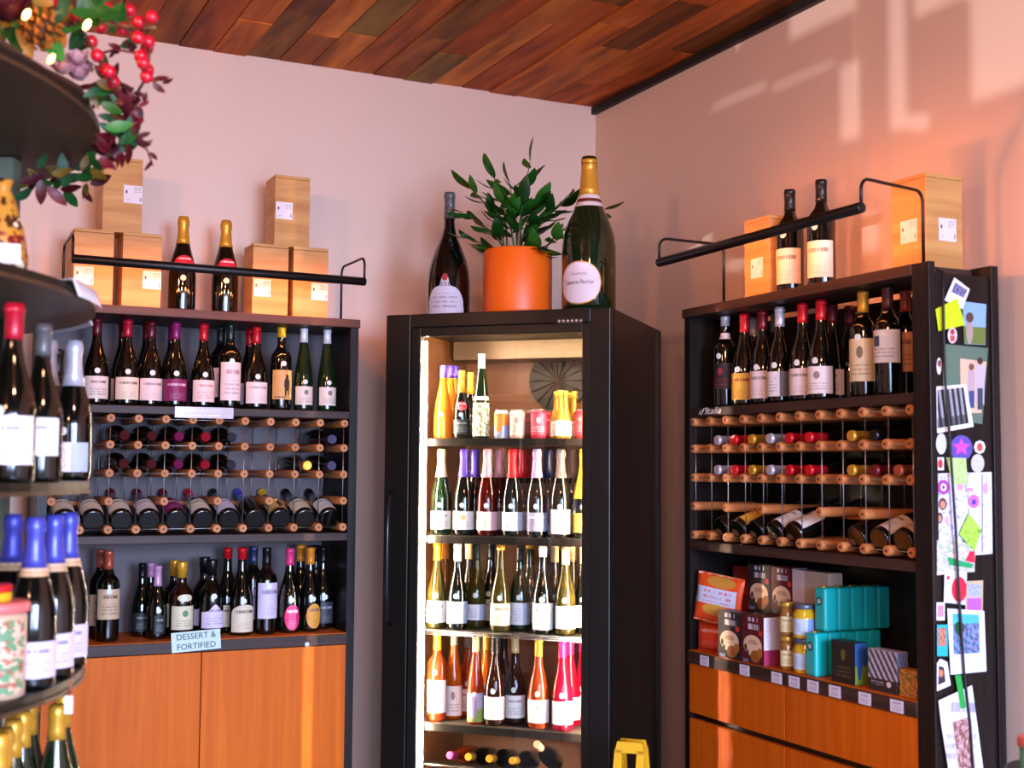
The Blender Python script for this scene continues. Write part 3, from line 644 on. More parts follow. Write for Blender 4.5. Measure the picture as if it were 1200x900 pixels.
tag(part('shelf_label', MB().poly([(-.1, 0, -.02), (.1, 0, -.02), (.1, 0, .018), (-.1, 0, .018)], (0, .002, 0)), printed('c4bcbe', 'ece8e8', 'text', None, .15), loc=(q.x, LY-.0021, q.z)), 'clear label holder clipped to the upper shelf edge', 'sign')
q = at(361, 754, 'y', LY-.03); tag(part('round_magnet', MB().tube([(0, 0, 0), (0, -.006, 0)], .008, 14), mat('pale_metal', 'c8d0e0', .25, .6), loc=(q.x, LY-.012, ZC-.03)), 'tiny silver knob on the counter edge above the cherry door', 'knob')

# ------------------------------------------------------------------ bottles in the drawer cabinet
gR = 'wine bottles on the upper shelf of the drawer cabinet'
for p, back, kw in [
 (850, 0, D(kind='bord', cap='silver', lab='dkred', capz=.268, labz=(.06, .145), neck=('c8c0bc', .225, .245, 3.1, 'rect'), label='black bottle with dark label and pale neck band, shelf end near fridge', group=gR)),
 (872.5, 0, D(cap='red', lab='yellow', labz=(.02, .105), label='red-capped bottle with yellow label on drawer cabinet shelf', group=gR)),
 (894, 0, D(cap='dkred', lab='pinkish', labz=(.02, .105), label='dark red-capped bottle with pinkish label beside the yellow-labelled bottle', group=gR)),
 (914, 0, D(kind='burg', cap='silver', lab='split', label='silver-capped bottle with white and dark split label', group=gR)),
 (941, 0, D(cap='red', lab='pinkish', labz=(.02, .1), label='red-capped bottle with pale label just after the split-label bottle', group=gR)),
 (962.5, 0, D(cap='red', lab='palewht', labz=(.02, .1), label='red-capped bottle with white crest label on drawer cabinet shelf', group=gR)),
 (1012, 0, D(kind='bord', cap='gold', lab='cream2', labz=(.045, .165), label='gold-capped bottle with cream crest label on drawer cabinet shelf', group=gR)),
 (1041, 0, D(kind='bord', cap='brown', lab='bluesq', labz=(.09, .18), label='brown-capped bottle with white label and blue square', group=gR)),
 (1064, 0, D(kind='bord', cap='copper', lab='tanlow', labz=(.07, .18), label='bottle with tan label half hidden by the cabinet post', group=gR)),
 (884, 1, D(cap='silver', lab='white', label='silver-capped bottle in second row behind yellow and pinkish labels', group=gR)),
 (909, 1, D(kind='bord', cap='grey', lab='white', label='grey-capped bottle in second row behind the split-label bottle', group=gR)),
 (976, 1, D(cap='dkred', lab='white', label='dark red-capped bottle in second row behind white crest label', group=gR)),
 (996, 1, D(cap='dkred', lab='grey', label='dark red-capped bottle with grey label in the gap, second row', group=gR)),
]:
    q = free('right', brad(kw), lambda d: at(p, 420, 'x', -.235+(.085 if back else 0)+d), .004, .085)
    if p == 1064: q = at(1062, 420, 'x', -.15)
    bottle((q.x, q.y, ZS), rotz=-PI/2+.55+random.uniform(-.08, .08), **kw)
used_ = set(); gRN = 'wine bottles lying neck out in the drawer cabinet rack'
rcell = [-(a+b)/2+RYM for a, b in zip(rack_xs, rack_xs[1:])]
nm = D(silver='silver', red='bright red', gold='gold', dkred='dark red', cream='cream', black='black')
for row, lst in enumerate((((841, 'silver'), (859, 'red'), (880, 'gold'), (901, 'silver'), (925, 'red'), (946, 'red'), (996, 'gold'), (1026, 'black')),
                           ((840, 'silver'), (859, 'red'), (880, 'gold'), (899, 'silver'), (925, 'red'), (948, 'red'), (995, 'gold'), (1022, 'dkred'), (1047, 'copper')))):
    for p, c in lst:
        q = at(p, 515, 'x', RXF+.02); yy = min([c_ for c_ in rcell if (row, c_) not in used_], key=lambda v: abs(v-q.y)); used_.add((row, yy))
        lying((RXF+.006, yy, ROWZ[row+1]+.0254), (1, 0, 0), (0, 0, 1), cap=c, lab=None, stick=False, sc_=.93, capz=.23, group=gRN,
              label='lying %s-capped bottle in %s rack row of drawer cabinet%s' % (nm.get(c, c), ('upper', 'lower')[row], {859: ', beside gold', 925: ', after second silver', 946: ', before empty cell', 948: ', before empty cell', 880: ', between red and silver', 995: ', after empty cell', 996: ', after empty cell', 841: ', row end', 840: ', row end', 901: ', beside gold', 899: ', beside gold'}.get(p, '')))
gRD = 'tilted display bottles in the drawer cabinet rack'
for p, lab, txt in ((843, None, 'dark tilted bottle without label at rack end near the fridge'), (863, 'yellow', 'tilted bottle with yellow label in drawer cabinet rack'), (884, None, 'dark tilted bottle between the yellow and white labelled ones'),
                    (909, 'white', 'tilted bottle with small white label beside large white one'), (933, 'palewht', 'tilted bottle with large white label in drawer cabinet rack'),
                    (1001, None, 'dark tilted bottle before the empty rack cells'), (1029, 'ivory', 'tilted bottle with ivory label in drawer cabinet rack'), (1053, 'tan', 'tilted bottle with tan label beside the cabinet post')):
    q = at(p, 617, 'x', RXF+.02); yy = min([c_ for c_ in rcell if (9, c_) not in used_], key=lambda v: abs(v-q.y)); used_.add((9, yy)); sl = math.radians(20); ax = Vector((math.cos(sl), 0, math.sin(sl))); ln = .297*.9
    lying(Vector((RXF+.02, yy, ROWZ[4]+.0236))+ax*ln, -ax, (-.2, 0, 1), cap='black', lab=lab, stick=False, sc_=.9, half=1.2, labz=(.02, .115), group=gRD, label=txt)
link_t = link('chalk_lettering', text_mesh("d'Italia", .03, mat('chalk_white', 'e0dcd8', .7), .45, .125), None); link_t.location = at(830, 481.5, 'x', RXF-.006); link_t.rotation_euler = (PI/2, 0, -PI/2)
link_t.parent = rc; link_t.matrix_parent_inverse = Matrix.Identity(4)
q = at(830, 482, 'x', RXF-.004); link_t.location = (-(q.y-RYM), -.0005, ZS-.021); link_t.rotation_euler = (PI/2, 0, 0)

# ------------------------------------------------------------------ groceries on the drawer cabinet counter
ZK = ZC+.0023
def carton(label, y0, y1, x0, x1, z0, z1, front, side, group=None, name='carton', cat='box', rz=0):
    """carton with printed front (-x) and printed side (-y)"""
    t = thing(name, label, cat, ((x0+x1)/2, (y0+y1)/2, z0), rz, group); w, d, hh = abs(y1-y0)/2, abs(x1-x0)/2, z1-z0
    part('carton_body', MB().box(-d, -w, 0, d, w, hh), mat('carton_'+front[0], front[0], .45), t, .0015)
    part('front_print', MB().poly([(-d-.0003, w, .001), (-d-.0003, -w, .001), (-d-.0003, -w, hh-.001), (-d-.0003, w, hh-.001)], (-.0006, 0, 0)), printed(*front), t)
    part('side_print', MB().poly([(-d, -w-.0003, .001), (d, -w-.0003, .001), (d, -w-.0003, hh-.001), (-d, -w-.0003, hh-.001)], (0, -.0006, 0)), printed(*side), t)
    return t
def py(p, x, yp=740): return at(p, yp, 'x', x).y
CH = ('1c1418', '1c1418', 'biscuit'); CM = ('5c0f1a', '3a1010', 'biscuit'); SW = ('d8c8c8', '8a7a7a', 'side', 'a02a50'); SB = ('3a1218', '8a6a6a', 'side', '5c0f1a'); SG = ('b8a894', '7a6a5a', 'side', '7a2030')
xf = -.303; gC = 'biscuit cartons'
def crt(p0, p1, x0, z0, fr, sd, label, dep=.055): return carton(label, py(p1, x0), py(p0, x0), x0, x0+dep, z0, z0+.145, fr, sd, gC, 'biscuit_carton')
crt(842, 868, xf, ZK, CH, SB, 'black biscuit carton on the counter beside the orange bags')
crt(869.5, 895, xf, ZK, CM, SW, 'maroon biscuit carton on the counter beside the jars', .06)
xb = -.205
crt(877, 902, xb, ZK, CH, SB, 'black biscuit carton under the upper black carton, behind maroon one')
crt(903.5, 928, xb, ZK, CM, SB, 'maroon biscuit carton under the upper maroon carton, behind jars')
crt(877.5, 902.5, xb, ZK+.146, CH, SB, 'black biscuit carton on the upper tier beside the red bag')
crt(904, 929, xb, ZK+.146, CM, SW, 'maroon biscuit carton on the upper tier above the small jars')
for i, (p, s_) in enumerate(((931, SW), (949, SG), (964, SG))):
    y0 = py(p+1, xb); 
    for tier in (0, 1):
        y0 = (-1.586, -1.6415, -1.697)[i]      # both tiers packed tight up to the teal packets
        carton(('pale-sided biscuit carton in the upper tier, ', 'pale-sided biscuit carton of the lower tier, ')[1-tier]+('beside the maroon front', 'between two pale ones', 'above the teal packets')[i], y0-.055, y0, xb+.0, xb+.05, ZK+.146*tier, ZK+.146*tier+.142, s_, s_, gC, 'biscuit_carton')
def pouch(label, c, w, hh, d, tilt, yaw, m, group):
    """soft pillow bag, bulging in the middle with crimped ends"""
    mb = MB(); vs = []; uvs = []; nu, nv = 12, 12
    for side in (-1, 1):
        for i in range(nu+1):
            for j in range(nv+1):
                u, v = i/nu, j/nv; b = max(0, math.sin(PI*u))**.45*max(0, math.sin(PI*v))**.5
                vs.append(((u-.5)*w*(1-.04*math.sin(PI*v)), side*(d/2*b+.0006)+.0015*math.sin(u*29+v*13), v*hh)); uvs.append((u, v))
    k = (nu+1)*(nv+1); fs = []
    for s_ in (0, 1):
        for i in range(nu):
            for j in range(nv):
                a = s_*k+i*(nv+1)+j; q_ = (a, a+nv+1, a+nv+2, a+1); fs.append(q_ if s_ == 0 else tuple(reversed(q_)))
    for i in range(nu):
        a = i*(nv+1); fs.append((a, a+k, a+k+nv+1, a+nv+1)); a += nv; fs.append((a, a+nv+1, a+k+nv+1, a+k))
    for j in range(nv):
        a = j; fs.append((a, a+1, a+k+1, a+k)); a = nu*(nv+1)+j; fs.append((a, a+k, a+k+1, a+1))
    mb.add(vs, fs, True, uvs); t = thing('snack_bag', label, 'bag', c, 0, group); t.rotation_euler = (tilt[0], tilt[1], yaw)
    part('bag_body', mb, m, t)
    for z in (.003, hh-.003):
        part('crimped_seal', MB().box(-w*.48, -.0016, z-.005, w*.48, .0016, z+.005), m, t)
    return t
gB = 'snack bags'
BAG = printed('e8501a', 'd66a70', 'bag', None, .3); BAG2 = printed('d8401c', 'f0b0a0', 'title', None, .3); BAGR = printed('8c1c14', 'c04030', 'title', None, .4)
pouch('orange snack bag at the bottom, under the white-banded bag', (-.258, -1.245, ZK+.002), .13, .088, .06, (-.05, 0), -PI/2+.3, BAG2, gB)
pouch('large orange snack bag with white band leaning on another bag', (-.262, -1.264, ZK+.094), .178, .155, .032, (-.03, .12), -PI/2+.4, BAG, gB)
pouch('dark red snack bag standing behind the orange bags', (-.168, -1.285, ZK+.002), .12, .27, .04, (0, 0), -PI/2, BAGR, gB)
def jar(label, loc, r, hh, body, lidc, lm, group, lidh=.014):
    t = thing('jar', label, 'jar', loc, 0, group)
    part('jar_body', MB().lathe([(0, r*.9), (.004, r), (hh*.72, r), (hh*.82, r*.8), (hh-.004, r*.78)], 20), body, t)
    part('lid', MB().lathe([(hh-lidh, r*.9), (hh-lidh+.001, r*.93), (hh-.001, r*.93), (hh, r*.88)], 20), mat('jar_lid'+lidc, lidc, .3, .5), t)
    part('paper_label', wrap_mb(lambda z: r, hh*.12, hh*.58, 1.2, a0=-PI*.72), printed(*lm), t); return t
gJ = 'jars on the drawer cabinet counter'
JB = mat('caramel_jar', '8a5a20', .1, coat=.5); JY = mat('mustard_jar', 'c8a020', .12, coat=.5)
for k in (0, 1):
    w_ = ('lower', 'upper')[k]
    jar('small amber jar with pale label, %s of two stacked' % w_, (-.275, py(922.5, -.275), ZK+.0995*k), .0215, .099, JB, 'c89a3c', ('d8c890', '7a6a40', 'text'), gJ)
    jar('yellow jar with grey-blue lid, %s of two stacked' % w_, (-.262, py(943, -.262), ZK+.0995*k), .034, .099, JY, '5a6478', ('b8c4cc', '3a5a8a', 'split', '6a8ac0'), gJ)
TEAL = mat('teal_packet', '0cb0ac', .35, coat=.2)
def packet(label, loc, group):
    t = thing('teal_packet', label, 'packet', loc, 0, group); w = .0235
    part('packet_body', MB().box(-w, -w, 0, w, w, .124), TEAL, t, .007)
    part('emblem', MB().tube([(-w-.0002, 0, .085), (-w-.0010, 0, .085)], .0125, 16), mat('emblem_dark', '20302e', .5), t)
    part('emblem_ring', MB().tube([(-w-.0011, 0, .085), (-w-.0015, 0, .085)], .0075, 14), mat('emblem_pale', 'a8b8b0', .5), t)
    part('clip', MB().tube([(-.014, 0, .125), (.014, 0, .125)], .0028, 8), mat('gold_clip', 'b8902c', .3, .7), t)
gP = 'teal coffee packets'
for tier, xs_ in ((0, -.272), (1, -.238)):      # upper row stacked on the lower one, set back a little
    y0 = py(953, -.26)-.03
    for k in range(5):
        packet(('teal packet with gold clip behind the first in the %s row of packets' if k else 'teal packet at the front of the %s row, its round emblem showing') % ('lower', 'upper')[tier], (xs_+.0488*k, y0, ZK+.1265*tier), gP)
carton('black carton with yellow print in front of the teal packets', py(1003, -.285, 780), py(976, -.285, 780), -.288, -.245, ZK, ZK+.115, ('1a1812', '6a5a1c', 'crest'), ('20508a', '6a8a2a', 'halves', '2a4a90'), 'small cartons', rz=0)
carton('grey woven-pattern carton beside the black and yellow carton', py(1052, -.285, 785), py(1019, -.285, 785), -.288, -.25, ZK, ZK+.11, ('b8b0bc', '4a4450', 'weave'), ('8a9cc0', '4a4450', 'weave'), 'small cartons')
carton('small orange carton in front of the cabinet post', -2.212, py(1055.5, -.285, 800), -.288, -.255, ZK, ZK+.072, ('c8781e', '4a5a2a', 'photo', 'd8a050'), ('b8681a', '5a3a10', 'text'), 'small cartons')
for p, nb in ((825, 'orange snack bags'), (872, 'black biscuit carton'), (909.5, 'maroon biscuit carton'), (930, 'amber jars'), (952, 'yellow jars'), (977.5, 'teal packets'), (1012.5, 'black and yellow carton'), (1050, 'woven-pattern carton')):
    y = py(p, RXF-.014, 800)
    tag(part('price_tag', MB().poly([(0, .024, -.016), (0, -.024, -.016), (0, -.024, .016), (0, .024, .016)], (-.001, 0, 0)), printed('dcd4e0', '6a6470', 'text'), loc=(RXF-.0121, y, ZC-.02)), 'white price tag on the counter edge below the '+nb, 'price tag', 'price tags on the counter edge')

# ------------------------------------------------------------------ fridge standing across the corner
e1 = Vector((1, -1, 0))/math.sqrt(2); e2 = Vector((1, 1, 0))/math.sqrt(2)
FO = Vector((-.8535, -.8535, 0))-e1*.014; FW = .402; FT = 2.043
fr = thing('display_fridge', 'tall black glass-door drinks fridge standing across the corner', 'fridge', FO, -PI/4)
m_ = MB(); m_.box(-FW, .05, .0, -FW+.04, .70, FT); m_.box(FW-.04, .05, 0, FW, .70, FT); m_.box(-FW+.04, .05, FT-.05, FW-.04, .7, FT); m_.box(-FW+.04, .66, .06, FW-.04, .7, FT-.05); m_.box(-FW+.04, .05, 0, FW-.04, .66, .3)
part('casing', m_, FRIDGE, fr)
part('rear_flange', MB().box(FW-.06, .655, 0, FW+.012, .70, FT-.006), FRIDGE, fr)
part('inner_lining', MB().box(-FW+.04, .64, .3, FW-.04, .659, FT-.05), mat('fridge_lining', '6e4220', .35, .1), fr)
for s_ in (-1, 1): part('inner_side', MB().box(s_*(FW-.052), .06, .3, s_*(FW-.0405), .64, FT-.05), mat('fridge_lining', '6e4220', .35, .1), fr)
GX0, GX1, GZ1, GZ0 = -.2755, .304, 1.966, .36
m_ = MB()
m_.box(-FW, 0, .1, GX0-.035, .045, FT); m_.box(GX1+.03, 0, .1, FW, .045, FT); m_.box(GX0-.035, 0, GZ1+.03, GX1+.03, .045, FT); m_.box(GX0-.035, 0, .1, GX1+.03, .045, GZ0)
door = part('door_frame', m_, FRIDGE, fr, .003)
m_ = MB(); m_.box(GX0-.034, .008, GZ0, GX0, .04, GZ1+.03); m_.box(GX1, .008, GZ0, GX1+.029, .04, GZ1+.03); m_.box(GX0, .008, GZ1, GX1, .04, GZ1+.03)
part('glazing_bead', m_, mat('bead_black', '26241f', .28, .5), door, .002)
part('glass_pane', MB().box(GX0-.004, .02, GZ0, GX1+.004, .026, GZ1+.004), PANE, door)
part('handle', MB().tube([(-.372, 0, 1.43), (-.372, -.028, 1.41), (-.372, -.034, 1.28), (-.372, -.034, 1.12), (-.372, -.028, 1.0), (-.372, 0, .98)], .008, 10), mat('handle_metal', '2a2a2e', .22, .7), door)
cl = part('brand_badge', MB().box(.22, -.0015, FT-.052, .31, .0005, FT-.03), mat('badge_dark', '1a1916', .3), door)
for k in range(6): part('badge_letter', MB().tube([(.227+.015*k, -.0005, FT-.041), (.227+.015*k, -.0028, FT-.041)], .0045, 8), mat('badge_silver', 'd8d4cc', .2, .6), door)
LEDF = 470
for s_ in (-1, 1):
    xl = GX0+.004 if s_ < 0 else GX1+.012
    part('led_tube', MB().box(xl-.002, .05, .34, xl+.002, .056, FT-.09), mat('fridge_led', (1, .74, .55), emit=LEDF), fr)
part('top_light', MB().box(-.27, .075, FT-.068, .27, .095, FT-.055), mat('fridge_led2', (1, .78, .55), emit=LEDF*.17), fr)
nF = e2
def fz(px, py_, dep): return atn(px, py_, nF, FO.dot(nF)+dep)
SH = [fz(590, v, .1).z for v in (514, 629, 741, 852)]
for i, z in enumerate(SH):
    s_ = part('wire_shelf', MB().box(-.35, .085, z-.004, .35, .62, z), mat('shelf_wire', '5a544c', .35, .6), fr)
    if i != 2: part('shelf_rail', MB().box(-.33, .078, z-.026, .335, .086, z-.001), mat('rail_black', '1a1612', .35, .3), s_)
    else:
        for k in range(3): part('shelf_wire', MB().tube([(-.34, .08, z-.004-.006*k), (.34, .08, z-.004-.006*k)], .0015, 6), STEEL, s_)
fan = part('fan_grille', MB().tube([(.03, .62, 1.85), (.03, .635, 1.85)], .115, 24), mat('fan_dark', '0e0805', .5), fr)
for k in range(8):
    a = PI*k/8; part('grille_bar', MB().tube([(.03-.11*math.cos(a), .616, 1.85-.11*math.sin(a)), (.03+.11*math.cos(a), .616, 1.85+.11*math.sin(a))], .002, 6), mat('bronze_bar', '3a2618', .4, .4), fan)
part('evaporator_box', MB().box(-.33, .45, FT-.12, .33, .62, FT-.052), mat('fridge_metal', '5a4632', .3, .5), fr)
part('notice', MB().box(-.345, .1, 1.68, -.344, .16, 1.92), mat('notice_paper', 'd8ccc4', .6), fr)
def fbot(p, yp, row, dep, **kw):
    kw.setdefault('rotz', 0); q = free(('fridge', row), brad(kw)*RS, lambda d: fz(p, yp, dep+d), .004, .32); kw['rotz'] += -PI/4+random.uniform(-.06, .06)+.33
    b_ = bottle((q.x, q.y, SH[row]), **kw); b_.scale = (b_.scale[0]*RS, b_.scale[1]*RS, b_.scale[2]); return b_
g1, g2, g3, g4 = ['drinks on the %s fridge shelf' % s_ for s_ in ('top', 'second', 'third', 'fourth')]
RS = .9; FD = .13; FB = .215
for p, dep, kw in sorted([
 (519, FD, D(kind='cone', glass='juice', cap='purple', lab=None, label='orange juice bottle with purple cap on top fridge shelf, front one', sc_=.86)),
 (527, FB, D(kind='cone', glass='juice', cap='purple', lab=None, label='orange juice bottle with purple cap behind the front one', sc_=.88, stick=False)),
 (534, FB+.09, D(kind='cone', glass='juice', cap='purple', lab=None, label='orange juice bottle with purple cap, last of three', sc_=.9, stick=False)),
 (541, FD, D(kind='champ', cap='gold', lab='blackl', label='small gold-foiled sparkling bottle with dark label and red neck label', sc_=.76, neck=('b01430', .13, .17, .8, 'oval'))),
 (551, FB, D(kind='champ', cap='gold', lab='blackl', label='gold-foiled sparkling bottle behind the dark-labelled one', sc_=.76)),
 (564, FD, D(kind='hock', glass='green', cap='white', lab='leafy', label='green bottle with white cap and leafy white label', sc_=.89, labz=(.01, .14), neck=('d8d8d0', .15, .165, 1.2, 'rect'), stick=False)),
], key=lambda r_: r_[1]): fbot(p, 470, 0, dep, group=g1, **kw)
for i, (p, dep) in enumerate(((652, .2), (656.5, .13), (661, .2), (662.5, .13), (668, .13), (673, .2))):
    fbot(p, 480, 0, dep, kind='mini', glass='clear', cap='gold', lab='white', sc_=.82, group='small gold-capped bottles in the fridge', stick=False, label='small pale bottle with gold cap and white label on top fridge shelf')
def can(p, dep, c0, lm, label):
    q = free(('fridge', 0), .0272, lambda d: fz(p, 495, dep+d), .004, .32); t = thing('drink_can', label, 'can', (q.x, q.y, SH[0]), -PI/4+.33, 'drink cans on the top fridge shelf')
    part('can_body', MB().lathe([(0, .022), (.004, .0265), (.01, .027), (.088, .027), (.096, .023)], 20), mat('can_'+c0, c0, .25, .3), t)
    part('can_print', wrap_mb(lambda z: .027, .012, .086, 1.4, off=.0004), printed(*lm), t); part('can_top', MB().lathe([(.0962, .0225), (.099, .0235), (.1, .022)], 20), STEEL, t)
can(588, .13, 'b0b8c8', ('d8701c', '8090c0', 'halves', 'e08030'), 'orange and blue drink can in the fridge')
can(606, .13, 'd8b89c', ('e0c8b0', 'c06060', 'crest'), 'beige drink can with pink mark in the fridge')
can(619, .2, '5a1a1a', ('4a1414', '904040', 'text'), 'dark red drink can in the second row')
can(631, .13, 'c81e3c', ('d02a48', 'f0d0d0', 'crest'), 'red and pink drink can in the fridge')
can(644, .19, 'b01420', ('b81824', 'e0a0a0', 'text'), 'plain red drink can beside small gold-capped bottles')
can(682, .17, 'a81420', ('a81420', 'd08080', 'text'), 'plain red drink can at the fridge door edge')
for p, dep, kw in sorted([
 (517, FD, D(kind='champ', glass='green', cap='cream', lab='white', label='sparkling bottle with cream gold foil and white label')),
 (543.5, FD, D(kind='champ', cap='purple', lab='goldcrest', label='sparkling bottle with purple foil and gold crest label')),
 (556, FB, D(kind='champ', cap='purple', lab='goldcrest', label='purple-foiled sparkling bottle behind the gold crest one')),
 (571, FD, D(kind='champ', glass='red', cap='rosepink', lab='rosey', label='rosé sparkling bottle with pink foil and blush label')),
 (585, FB, D(kind='champ', glass='red', cap='rosepink', lab='rosey', label='pink-foiled rosé bottle in second row of fridge')),
 (600.5, FD, D(kind='champ', cap='red', lab='bluew', label='sparkling bottle with red foil and white blue label')),
 (612, FB, D(kind='champ', cap='red', lab='bluew', label='red-foiled sparkling bottle in second row of fridge')),
 (624, FB+.09, D(kind='champ', cap='red', lab='bluew', label='red-foiled sparkling bottle in third row of fridge')),
 (629, FD, D(kind='champ', cap='lilac', lab='lavgrey', label='sparkling bottle with lilac foil and grey lavender label')),
 (642, FB, D(kind='champ', cap='navy', lab='lavgrey', label='navy-foiled sparkling bottle behind the lilac-foiled one')),
 (657, FD, D(kind='champ', cap='taupe', lab='white', labz=(.015, .1), label='sparkling bottle with brown grey foil and white label')),
 (670, FB, D(kind='champ', cap='taupe', lab='white', label='brown grey foiled bottle in second row of fridge')),
 (684, FD, D(kind='champ', cap='yellow', lab='yel', label='sparkling bottle with yellow foil and yellow label', capz=.14)),
], key=lambda r_: r_[1]): fbot(p, 580, 1, dep, group=g2, sc_=.95, name='champagne_bottle', **kw)
for p, dep, kw in sorted([
 (512, FD, D(glass='olive', cap='yellow', lab='white', label='white wine bottle with yellow cap and white label')),
 (521, FB, D(glass='amber', cap='orange', lab='white', label='amber white wine bottle with orange cap in second row')),
 (536, FD, D(glass='dark', cap='white', lab='bluew', label='white-capped bottle with white and blue label, third fridge shelf')),
 (549, FB, D(glass='dark', cap='cream', lab='white', label='cream-capped bottle behind the white and blue label')),
 (558, FD, D(glass='olive', cap='dkgreen', lab='bluew', labz=(.03, .085), label='olive bottle with dark cap and low white blue label')),
 (575, FB, D(glass='dark', cap='dkgreen', lab='white', label='dark green-capped bottle in second row, third fridge shelf')),
 (586.5, FD, D(glass='olive', cap='gold', lab='cream', capz=.28, label='olive bottle with gold lip and cream label in fridge')),
 (609.5, FD, D(glass='green', cap='dkgreen', lab='bluew', label='green bottle with dark cap and white blue label, third fridge shelf')),
 (621, FB, D(glass='green', cap='gold', lab='white', capz=.28, label='green bottle with gold lip in second row of fridge')),
 (636, FD, D(glass='dark', cap='white', lab='white', labz=(.015, .105), capz=.262, label='short-white-capped bottle with large plain white label')),
 (650, FB, D(glass='dark', cap='cream', lab='white', label='cream-capped bottle behind the large white label')),
 (662.5, FD, D(glass='olive', cap='cream', lab='white', label='olive bottle with cream cap and white label in fridge')),
 (672, FB, D(glass='olive', cap='cream', lab='white', label='olive cream-capped bottle in second row of fridge')),
 (684, FD, D(glass='dark', cap='cream', lab='cream', label='cream-labelled bottle at the hinge edge of the third fridge shelf')),
], key=lambda r_: r_[1]): fbot(p, 690, 2, dep, group=g3, sc_=.98, **kw)
for p, dep, kw in sorted([
 (512, FD, D(kind='bord', glass='rose', cap='yellow', lab='white', labz=(.03, .14), label='rosé bottle with straight sides, yellow cap and white label')),
 (531.5, FD, D(kind='hock', glass='orange', cap='cream', lab='palewht', label='tall slender orange wine bottle with cream cap', sc_=.92, labz=(.015, .125))),
 (557.5, FD, D(kind='hock', glass='rose', cap='cream', lab='mauve', sc_=.88, labz=(.01, .12), label='rosé bottle with mauve landscape label')),
 (549, FB, D(glass='rose', cap='grey', lab='white', label='grey-capped rosé bottle in second row beside mauve label')),
 (570, FB, D(glass='orange', cap='gold', lab='white', label='gold-capped orange wine bottle in second row of fridge')),
 (580, FD, D(glass='dkrose', cap='black', lab='rosey', label='dark rosé bottle with black cap and blush label')),
 (590, FB, D(glass='dkrose', cap='black', lab='white', label='black-capped rosé bottle in second row of fridge')),
 (603.5, FD, D(glass='dkrose', cap='cream', lab='white', label='dark rosé bottle with cream cap and plain white label')),
 (631, FD, D(glass='rose', cap='gold', lab='palewht', label='copper rosé bottle with gold cap and white label')),
 (659, FD, D(glass='pink', cap='hot', lab='white', label='deep pink wine bottle with hot pink cap and white label')),
 (668, FB, D(glass='pink', cap='hot', lab='white', label='deep pink bottle with hot pink cap in second row')),
 (683, FB, D(glass='pink', cap='hot', lab='blush', label='deep pink bottle with pale label at the fridge hinge edge')),
], key=lambda r_: r_[1]): fbot(p, 800, 3, dep, group=g4, **kw)
zc = fz(560, 888, .12).z           # bottles lying neck out on a tray that slopes down to the back
ty0, ty1 = .095, .42; tz = lambda y: zc-.18*(y-.12)-.0322
part('bottle_tray', MB().poly([(-.345, ty0, tz(ty0)), (.345, ty0, tz(ty0)), (.345, ty1, tz(ty1)), (-.345, ty1, tz(ty1))], (0, 0, -.006)), mat('shelf_wire', '5a544c', .35, .6), fr)
for p, yp, c, lab in ((527, 884, 'pink', 'lying bottle with pink cap in the fridge bottom'), (548.5, 888, 'gold', None), (573, 889, 'gold', None), (600, 892, 'gold', None), (629, 872, 'cream', 'lying bottle with cream cap propped in the fridge bottom')):
    q = fz(p, yp, .12); slope = .18
    if c != 'cream': q.z = zc
    else: slope = .18+(q.z-zc)/.2
    lying(q, (e2+Vector((0, 0, -slope))), (0, 0, 1), cap=c, lab=None, glass='rose' if c == 'pink' else 'dark', stick=False, capz=.23, sc_=.78, label=lab or 'lying bottle with gold cap in the fridge bottom', group='bottles lying in the fridge bottom')

# ------------------------------------------------------------------ on top of the fridge
def fl(px, dep): q = fz(px, 330, dep); return (q.x, q.y, FT)
LM['castle'] = ('c8c0cc', '5a5464', 'title'); LM['disc'] = ('e6d2d4', 'b89a9c', 'text')
S = 1.53
t = bottle(fl(526, .17), 'jero', 'dark', 'grey', None, 'large black wine bottle with crowned lilac label on the fridge', rotz=-PI/4+.2, sc_=S, stick=False, name='large_wine_bottle')
part('paper_label', wrap_mb(lambda z: rad('jero', z), .006, .1, .95, 'crown', 26), printed('c4bcc8', '6a6474', 'text'), t)
part('crest', wrap_mb(lambda z: rad('jero', z), .083, .1, .14, 'oval', 10, 3, .0012), mat('crest_red', 'a01c30', .5), t)
S = 1.72
t = bottle(fl(690, .15), 'bigchamp', 'green', 'gold', None, 'huge green champagne bottle with gold neck foil and round white label', rotz=-PI/4+.25, sc_=S, stick=False, capz=.232, name='champagne_bottle')
part('cork_cap', MB().lathe([(.3, .0155), (.3005, .0162), (.311, .0162), (.3155, .0135)], 20), mat('dark_cap', '1c140e', .35, .3), t)
part('collar', MB().lathe([(.212, rad('bigchamp', .212)+.0012), (.222, rad('bigchamp', .222)+.0012), (.236, rad('bigchamp', .236)+.0012)], 24, False), mat('collar_white', 'dccac4', .5), t)
part('collar_band', MB().lathe([(.221, rad('bigchamp', .221)+.0017), (.228, rad('bigchamp', .228)+.0017)], 24, False), mat('collar_band_red', '6c2018', .5), t)
part('gold_border', wrap_mb(lambda z: .054, .012, .098, .85, 'oval', 26, 4, .0008, -PI/2-.35), mat('gold_border', 'c8924c', .35, .4), t)
part('paper_label', wrap_mb(lambda z: .054, .0145, .0955, .81, 'oval', 26, 4, .0012, -PI/2-.35), mat('round_label', 'e6d4d6', .5), t)
def wrap_text(me, r, z, a0):
    for v in me.vertices:
        a = a0+v.co.x/r; rr = r+v.co.z; v.co = (rr*math.cos(a), rr*math.sin(a), z+v.co.y)
    return me
link('lettering', wrap_text(text_mesh('Laurent-Perrier', .0125, mat('label_ink', '6a5458', .6), .2, .062, .0002), .0554, .052, -PI/2-.35), t)
